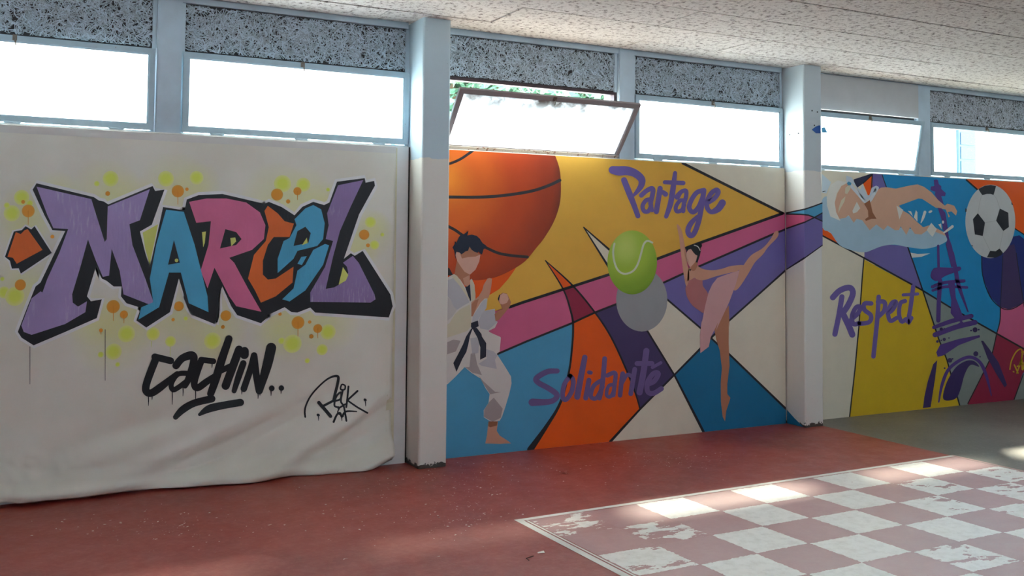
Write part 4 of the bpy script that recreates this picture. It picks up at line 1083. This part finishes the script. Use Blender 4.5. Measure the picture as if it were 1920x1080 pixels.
for k, (f_, pts) in SIL.items():
    sheetpaint(Px().poly(fr(f_, pts)), 'letter_shadow', GK, 10 + 0.3 * list(SIL).index(k))
def fillp(f_, pts, mt_, layer=12, name='letter'):
    return sheetpaint(Px().poly(fr(f_, pts)), name, mt_, layer)
fillp('A', [(38, 490), (80, 365), (105, 375), (125, 355), (140, 350), (215, 455), (85, 525), (65, 495)], GOR, name='arrow_mark')
fillp('A', [(185, 135), (462, 198), (475, 240), (530, 415), (540, 400), (545, 235), (758, 148), (708, 305), (655, 325), (670, 430), (735, 600), (775, 715), (765, 735), (625, 680), (605, 560), (565, 450), (552, 585), (520, 592), (485, 510), (445, 402), (410, 530), (365, 680), (368, 722), (395, 742), (440, 715), (432, 770), (330, 830), (160, 885), (120, 870), (108, 838), (160, 700), (205, 665), (215, 670), (240, 600), (300, 470), (345, 350), (270, 345), (240, 280)], GPU)
fillp('A', [(840, 252), (930, 262), (985, 430), (1050, 690), (1055, 770), (955, 725), (915, 570), (855, 570), (805, 745), (700, 808), (715, 745), (775, 720), (758, 600), (790, 430)], GBL, 12.5)
fillp('A', [(880, 405), (910, 520), (850, 530)], GK, 13, 'letter_counter')
sheetpaint(Px().disc(*fr('A', [(893, 508)])[0], 3.4), 'lime_dot', LIME, 14)
fillp('A', [(722, 368), (800, 325), (785, 400), (757, 530), (735, 450)], LIME, 9.5, 'lime_gap')
fillp('A', [(1022, 365), (1042, 362), (1036, 420), (1028, 442)], LIME, 13, 'lime_gap')
fillp('B', [(12, 212), (100, 195), (200, 195), (300, 215), (370, 265), (398, 330), (390, 400), (330, 455), (215, 495), (240, 520), (310, 650), (378, 768), (250, 740), (215, 690), (140, 545), (105, 650), (70, 560), (110, 430), (122, 310), (48, 318)], GPK)
fillp('B', [(195, 350), (250, 365), (277, 400), (250, 430), (168, 448)], GK, 13, 'letter_counter')
fillp('B', [(220, 395), (245, 392), (250, 412), (225, 437)], LIME, 14, 'lime_gap')
fillp('B', [(393, 258), (410, 232), (460, 270), (495, 310), (542, 322), (520, 390), (440, 390), (410, 430), (385, 510), (385, 580), (410, 605), (450, 600), (540, 540), (535, 620), (450, 690), (375, 722), (345, 660), (310, 600), (340, 480), (400, 410), (415, 340)], GOR)
fillp('B', [(545, 300), (600, 245), (640, 228), (680, 250), (698, 320), (690, 400), (660, 435), (560, 460), (540, 500), (460, 572), (460, 500), (490, 410), (520, 395), (555, 330)], GBL)
fillp('B', [(540, 435), (560, 360), (600, 338), (627, 370), (615, 420)], GK, 13, 'letter_counter')
fillp('B', [(582, 432), (607, 393), (612, 420)], LIME, 14, 'lime_gap')
fillp('B', [(700, 425), (720, 432), (690, 530), (600, 660), (520, 716), (483, 705), (540, 650), (560, 560), (600, 530), (640, 455)], GBL)
fillp('B', [(580, 490), (607, 487), (582, 532), (560, 525)], GBL)
fillp('B', [(765, 128), (893, 102), (830, 235), (775, 360), (740, 490), (703, 652), (745, 645), (790, 620), (817, 570), (810, 540), (790, 520), (840, 485), (870, 520), (950, 680), (955, 705), (930, 722), (625, 718), (625, 670), (660, 610), (700, 540), (740, 410), (703, 400), (718, 330), (710, 270)], GPU2)
fillp('B', [(790, 542), (817, 582), (805, 610), (768, 632)], LIME, 14, 'lime_gap')

# the black brush name and tag lower down
INKS = gloss((24, 24, 28))
def brush(strokes, name, layer=9):
    px = Px()
    for q_, st in enumerate(strokes):
        w = st[0] * 1.0; px.stroke(fr('C', [(p[0], p[1], (p[2] if len(p) > 2 else w) * (1.14 if w > 25 else 1.0)) for p in st[1:]]), lift=q_ * 0.5)
    return sheetpaint(px, name, INKS, layer, fine=True)
for L in (
    [[42, (185, 255), (295, 282)], [46, (195, 262), (160, 350), (128, 440), (125, 490), (160, 505), (230, 460), (340, 370, 30)]],
    [[46, (332, 315), (375, 265), (440, 245, 52), (455, 280), (430, 380), (395, 455, 34)], [32, (425, 370), (345, 375), (300, 440), (310, 482), (350, 465), (410, 420)]],
    [[36, (505, 275), (590, 285)], [42, (505, 285), (475, 370), (458, 440), (480, 470), (540, 430), (600, 385, 30)]],
    [[50, (698, 130, 44), (650, 270), (610, 400), (572, 510, 44)], [36, (640, 352), (725, 312)], [50, (768, 205), (722, 330), (675, 455)]],
    [[56, (806, 215, 52), (805, 240, 54)], [40, (797, 300), (765, 390), (733, 490, 30)]],
    [[40, (872, 245), (850, 330), (800, 475)], [42, (872, 250), (888, 390), (905, 490)], [58, (990, 192, 62), (960, 320), (908, 490, 40)]],
    ): brush(L, 'name_letter')
for x, y, r_ in ((993, 472, 20), (1060, 470, 19)):
    X_, Y_ = fr('C', [(x, y)])[0]; sheetpaint(Px().disc(X_, Y_, r_ / 3.692), 'full_stop', INKS, 9, fine=True)
brush([[44, (328, 672, 30), (380, 620), (460, 575), (580, 545)], [44, (492, 652, 18), (560, 612), (660, 588), (775, 568)]], 'underline')
for x, y0, y1 in ((140, 520, 592), (165, 520, 550), (305, 485, 585), (380, 460, 525), (467, 480, 562), (581, 290, 330), (785, 480, 512), (897, 500, 542), (910, 500, 520), (987, 485, 522), (1057, 485, 508), (1312, 655, 692), (1636, 550, 592), (1467, 660, 690)):
    brush([[7, (x, y0), (x + 1, (y0 + y1) / 2), (x, y1, 4)]], 'paint_drip')
tgp = [[[12, (1225, 670), (1230, 600), (1280, 505), (1375, 412), (1448, 388, 18), (1450, 440, 20), (1420, 560, 18)]], [[24, (1322, 572), (1395, 662)]], [[16, (1355, 592), (1425, 555)]],
       [[13, (1425, 560), (1468, 545), (1472, 500), (1440, 530), (1425, 590), (1455, 602)]], [[11, (1470, 470), (1480, 446), (1502, 455), (1498, 480), (1475, 482), (1470, 470)]],
       [[13, (1485, 490), (1470, 560), (1490, 600), (1497, 690)], [12, (1450, 610), (1500, 580)]], [[13, (1525, 460), (1512, 560), (1505, 600)]], [[13, (1512, 556), (1586, 490)]], [[12, (1512, 552), (1580, 600), (1650, 640)]],
       [[13, (1412, 700), (1440, 650), (1462, 640), (1470, 665), (1500, 630), (1572, 628, 8)]], [[9, (1460, 605), (1445, 640), (1480, 660)]], [[18, (1310, 655), (1314, 656)]], [[18, (1634, 550), (1637, 551)]]]
for st in tgp: brush(st, 'tag_stroke', 9 + 0.1 * random.random())

# ------------------------------------------------------------------ paint flakes on the floor (too many and too small to count)
V, F = [], []
def flake(x, y, s_):
    b0 = len(V); n = random.choice((3, 4, 5)); a0 = random.random() * 6
    for i in range(n):
        a = a0 + 2 * math.pi * i / n; r_ = s_ * random.uniform(.5, 1)
        V.append((x + r_ * math.cos(a), y + r_ * .7 * math.sin(a), 0.002 + random.uniform(0, .004)))
    F.append(list(range(b0, b0 + n)))
for _ in range(800):
    cxy = random.choice(((840, 905, 150, 26), (1000, 880, 190, 26), (700, 960, 260, 60), (1250, 860, 150, 18), (300, 990, 200, 30), (880, 960, 90, 40)))
    x, y = random.gauss(cxy[0], cxy[2] * .6), random.gauss(cxy[1], cxy[3] * .6)
    p = on_z(min(max(x, 60), 1500), max(y, 868 if x < 1000 else 850))
    if p.y < -0.12: flake(p.x, p.y, random.choice((0.003, 0.004, 0.004, 0.006, 0.010)))
fl_ = link('paint_flakes', mesh_from('paint_flakes', V, F), plain((226, 222, 214), 0.6)); tag(fl_, 'scattered pale paint flakes on the red floor', 'debris', kind='stuff')
p = on_z(1014, 1037)
tag(link('paint_scrap', mesh_from('paint_scrap', [(p.x - .02, p.y - .006, .003), (p.x + .018, p.y - .01, .002), (p.x + .022, p.y + .01, .006), (p.x - .012, p.y + .012, .003)], [[0, 1, 2, 3]]), plain((226, 222, 214), 0.6)), 'larger pale paint scrap left of the chequered board', 'paint scrap')
p = on_z(992, 1047)
tag(MB().tube([(p.x - .02, p.y - .035, .004), (p.x - .018, p.y - .005, .004), (p.x + .03, p.y + .012, .004)], 0.0022, 6).build('twig', plain((40, 32, 28), 0.8)), 'bent dark twig lying left of the chequered board', 'twig')

# ------------------------------------------------------------------ outside, seen past the open sash and through the clear window
mt, nt, b = newmat('playground_ground'); v = pos(nt)
r = ramp(nt, nz(nt, v, 0.6, 5), [(0.3, lin((178, 174, 166))), (0.7, lin((200, 196, 188)))])
nt.links.new(r.outputs[0], b.inputs['Base Color']); b.inputs['Roughness'].default_value = 0.9
gr = MB(); gr.box(-60, 80, 0.32, 90, -0.3, -0.02); gr.box(-60, 80, -60, FY0, -0.3, -0.02)
gr.box(FX1, 80, FY0, 0.32, -0.3, -0.02)
tag(gr.build('ground', mt), 'pale concrete playground outside', kind='structure')

LEAF = plain((84, 128, 100), 0.6); BARK = plain((104, 88, 72), 0.9)
def tree(x, y, h0, rx, rz, n, label):
    root = empty('tree', (x, y, -0.02)); tag(root, label, 'tree', 'trees outside the windows')
    t_ = MB().tube([(0, 0, 0), (.1, 0, 1.2), (0, .1, 2.4), (.05, 0, h0)], 0.16, 10)
    for a in range(5): t_.tube([(0, .05, 2.2 + .15 * a), (math.cos(a * 1.3) * rx * .5, math.sin(a * 1.3) * rx * .5, h0 + .3)], 0.06, 6)
    t_.build('trunk', BARK, root)
    V, F = [], []
    for _ in range(n):
        u = Vector((random.gauss(0, 1), random.gauss(0, 1), random.gauss(0, 1))).normalized() * random.random() ** .4
        c = Vector((u.x * rx, u.y * rx, h0 + u.z * rz)); a = Vector((random.gauss(0, 1), random.gauss(0, 1), random.gauss(0, .6))).normalized()
        s_ = random.uniform(.07, .14); q_ = a.orthogonal().normalized() * s_ * .5; b0 = len(V)
        V.extend([tuple(c - a * s_), tuple(c + q_), tuple(c + a * s_), tuple(c - q_)]); F.append([b0, b0 + 1, b0 + 2, b0 + 3])
    o = link('foliage', mesh_from('foliage', V, F), LEAF, root); o['kind'] = 'stuff'
tree(6.6, 8.0, 4.2, 1.75, 1.6, 7000, 'leafy tree seen past the open sash, nearest the column')
tree(10.0, 9.6, 4.3, 1.75, 1.6, 7000, 'leafy tree seen past the open sash, nearest the post')

bl = empty('building', (28, 15, -0.02)); tag(bl, 'pale building with a blue glazed bay seen through the clear window', 'building')
BWALL = paint((226, 228, 228), 0.8, 0.03, 'bw'); BGL = plain((14, 44, 62), 0.25)
MB().box(-3.5, 6, 0.1, 5, 0, 7.5).build('wall', BWALL, bl)
bay_ = MB().box(-0.42, 0.42, 0.0, 0.1, 3.4, 5.4).build('glazed_bay', plain((40, 66, 80), 0.5), bl)
for zz in range(4): MB().box(-0.34, 0.34, -0.02, 0.0, 3.5 + zz * .47, 3.9 + zz * .47).build('pane', BGL, bay_)
MB().box(-3.7, 6.2, -.2, 5.2, 7.5, 7.7).build('roof', plain((200, 200, 198), 0.8), bl)
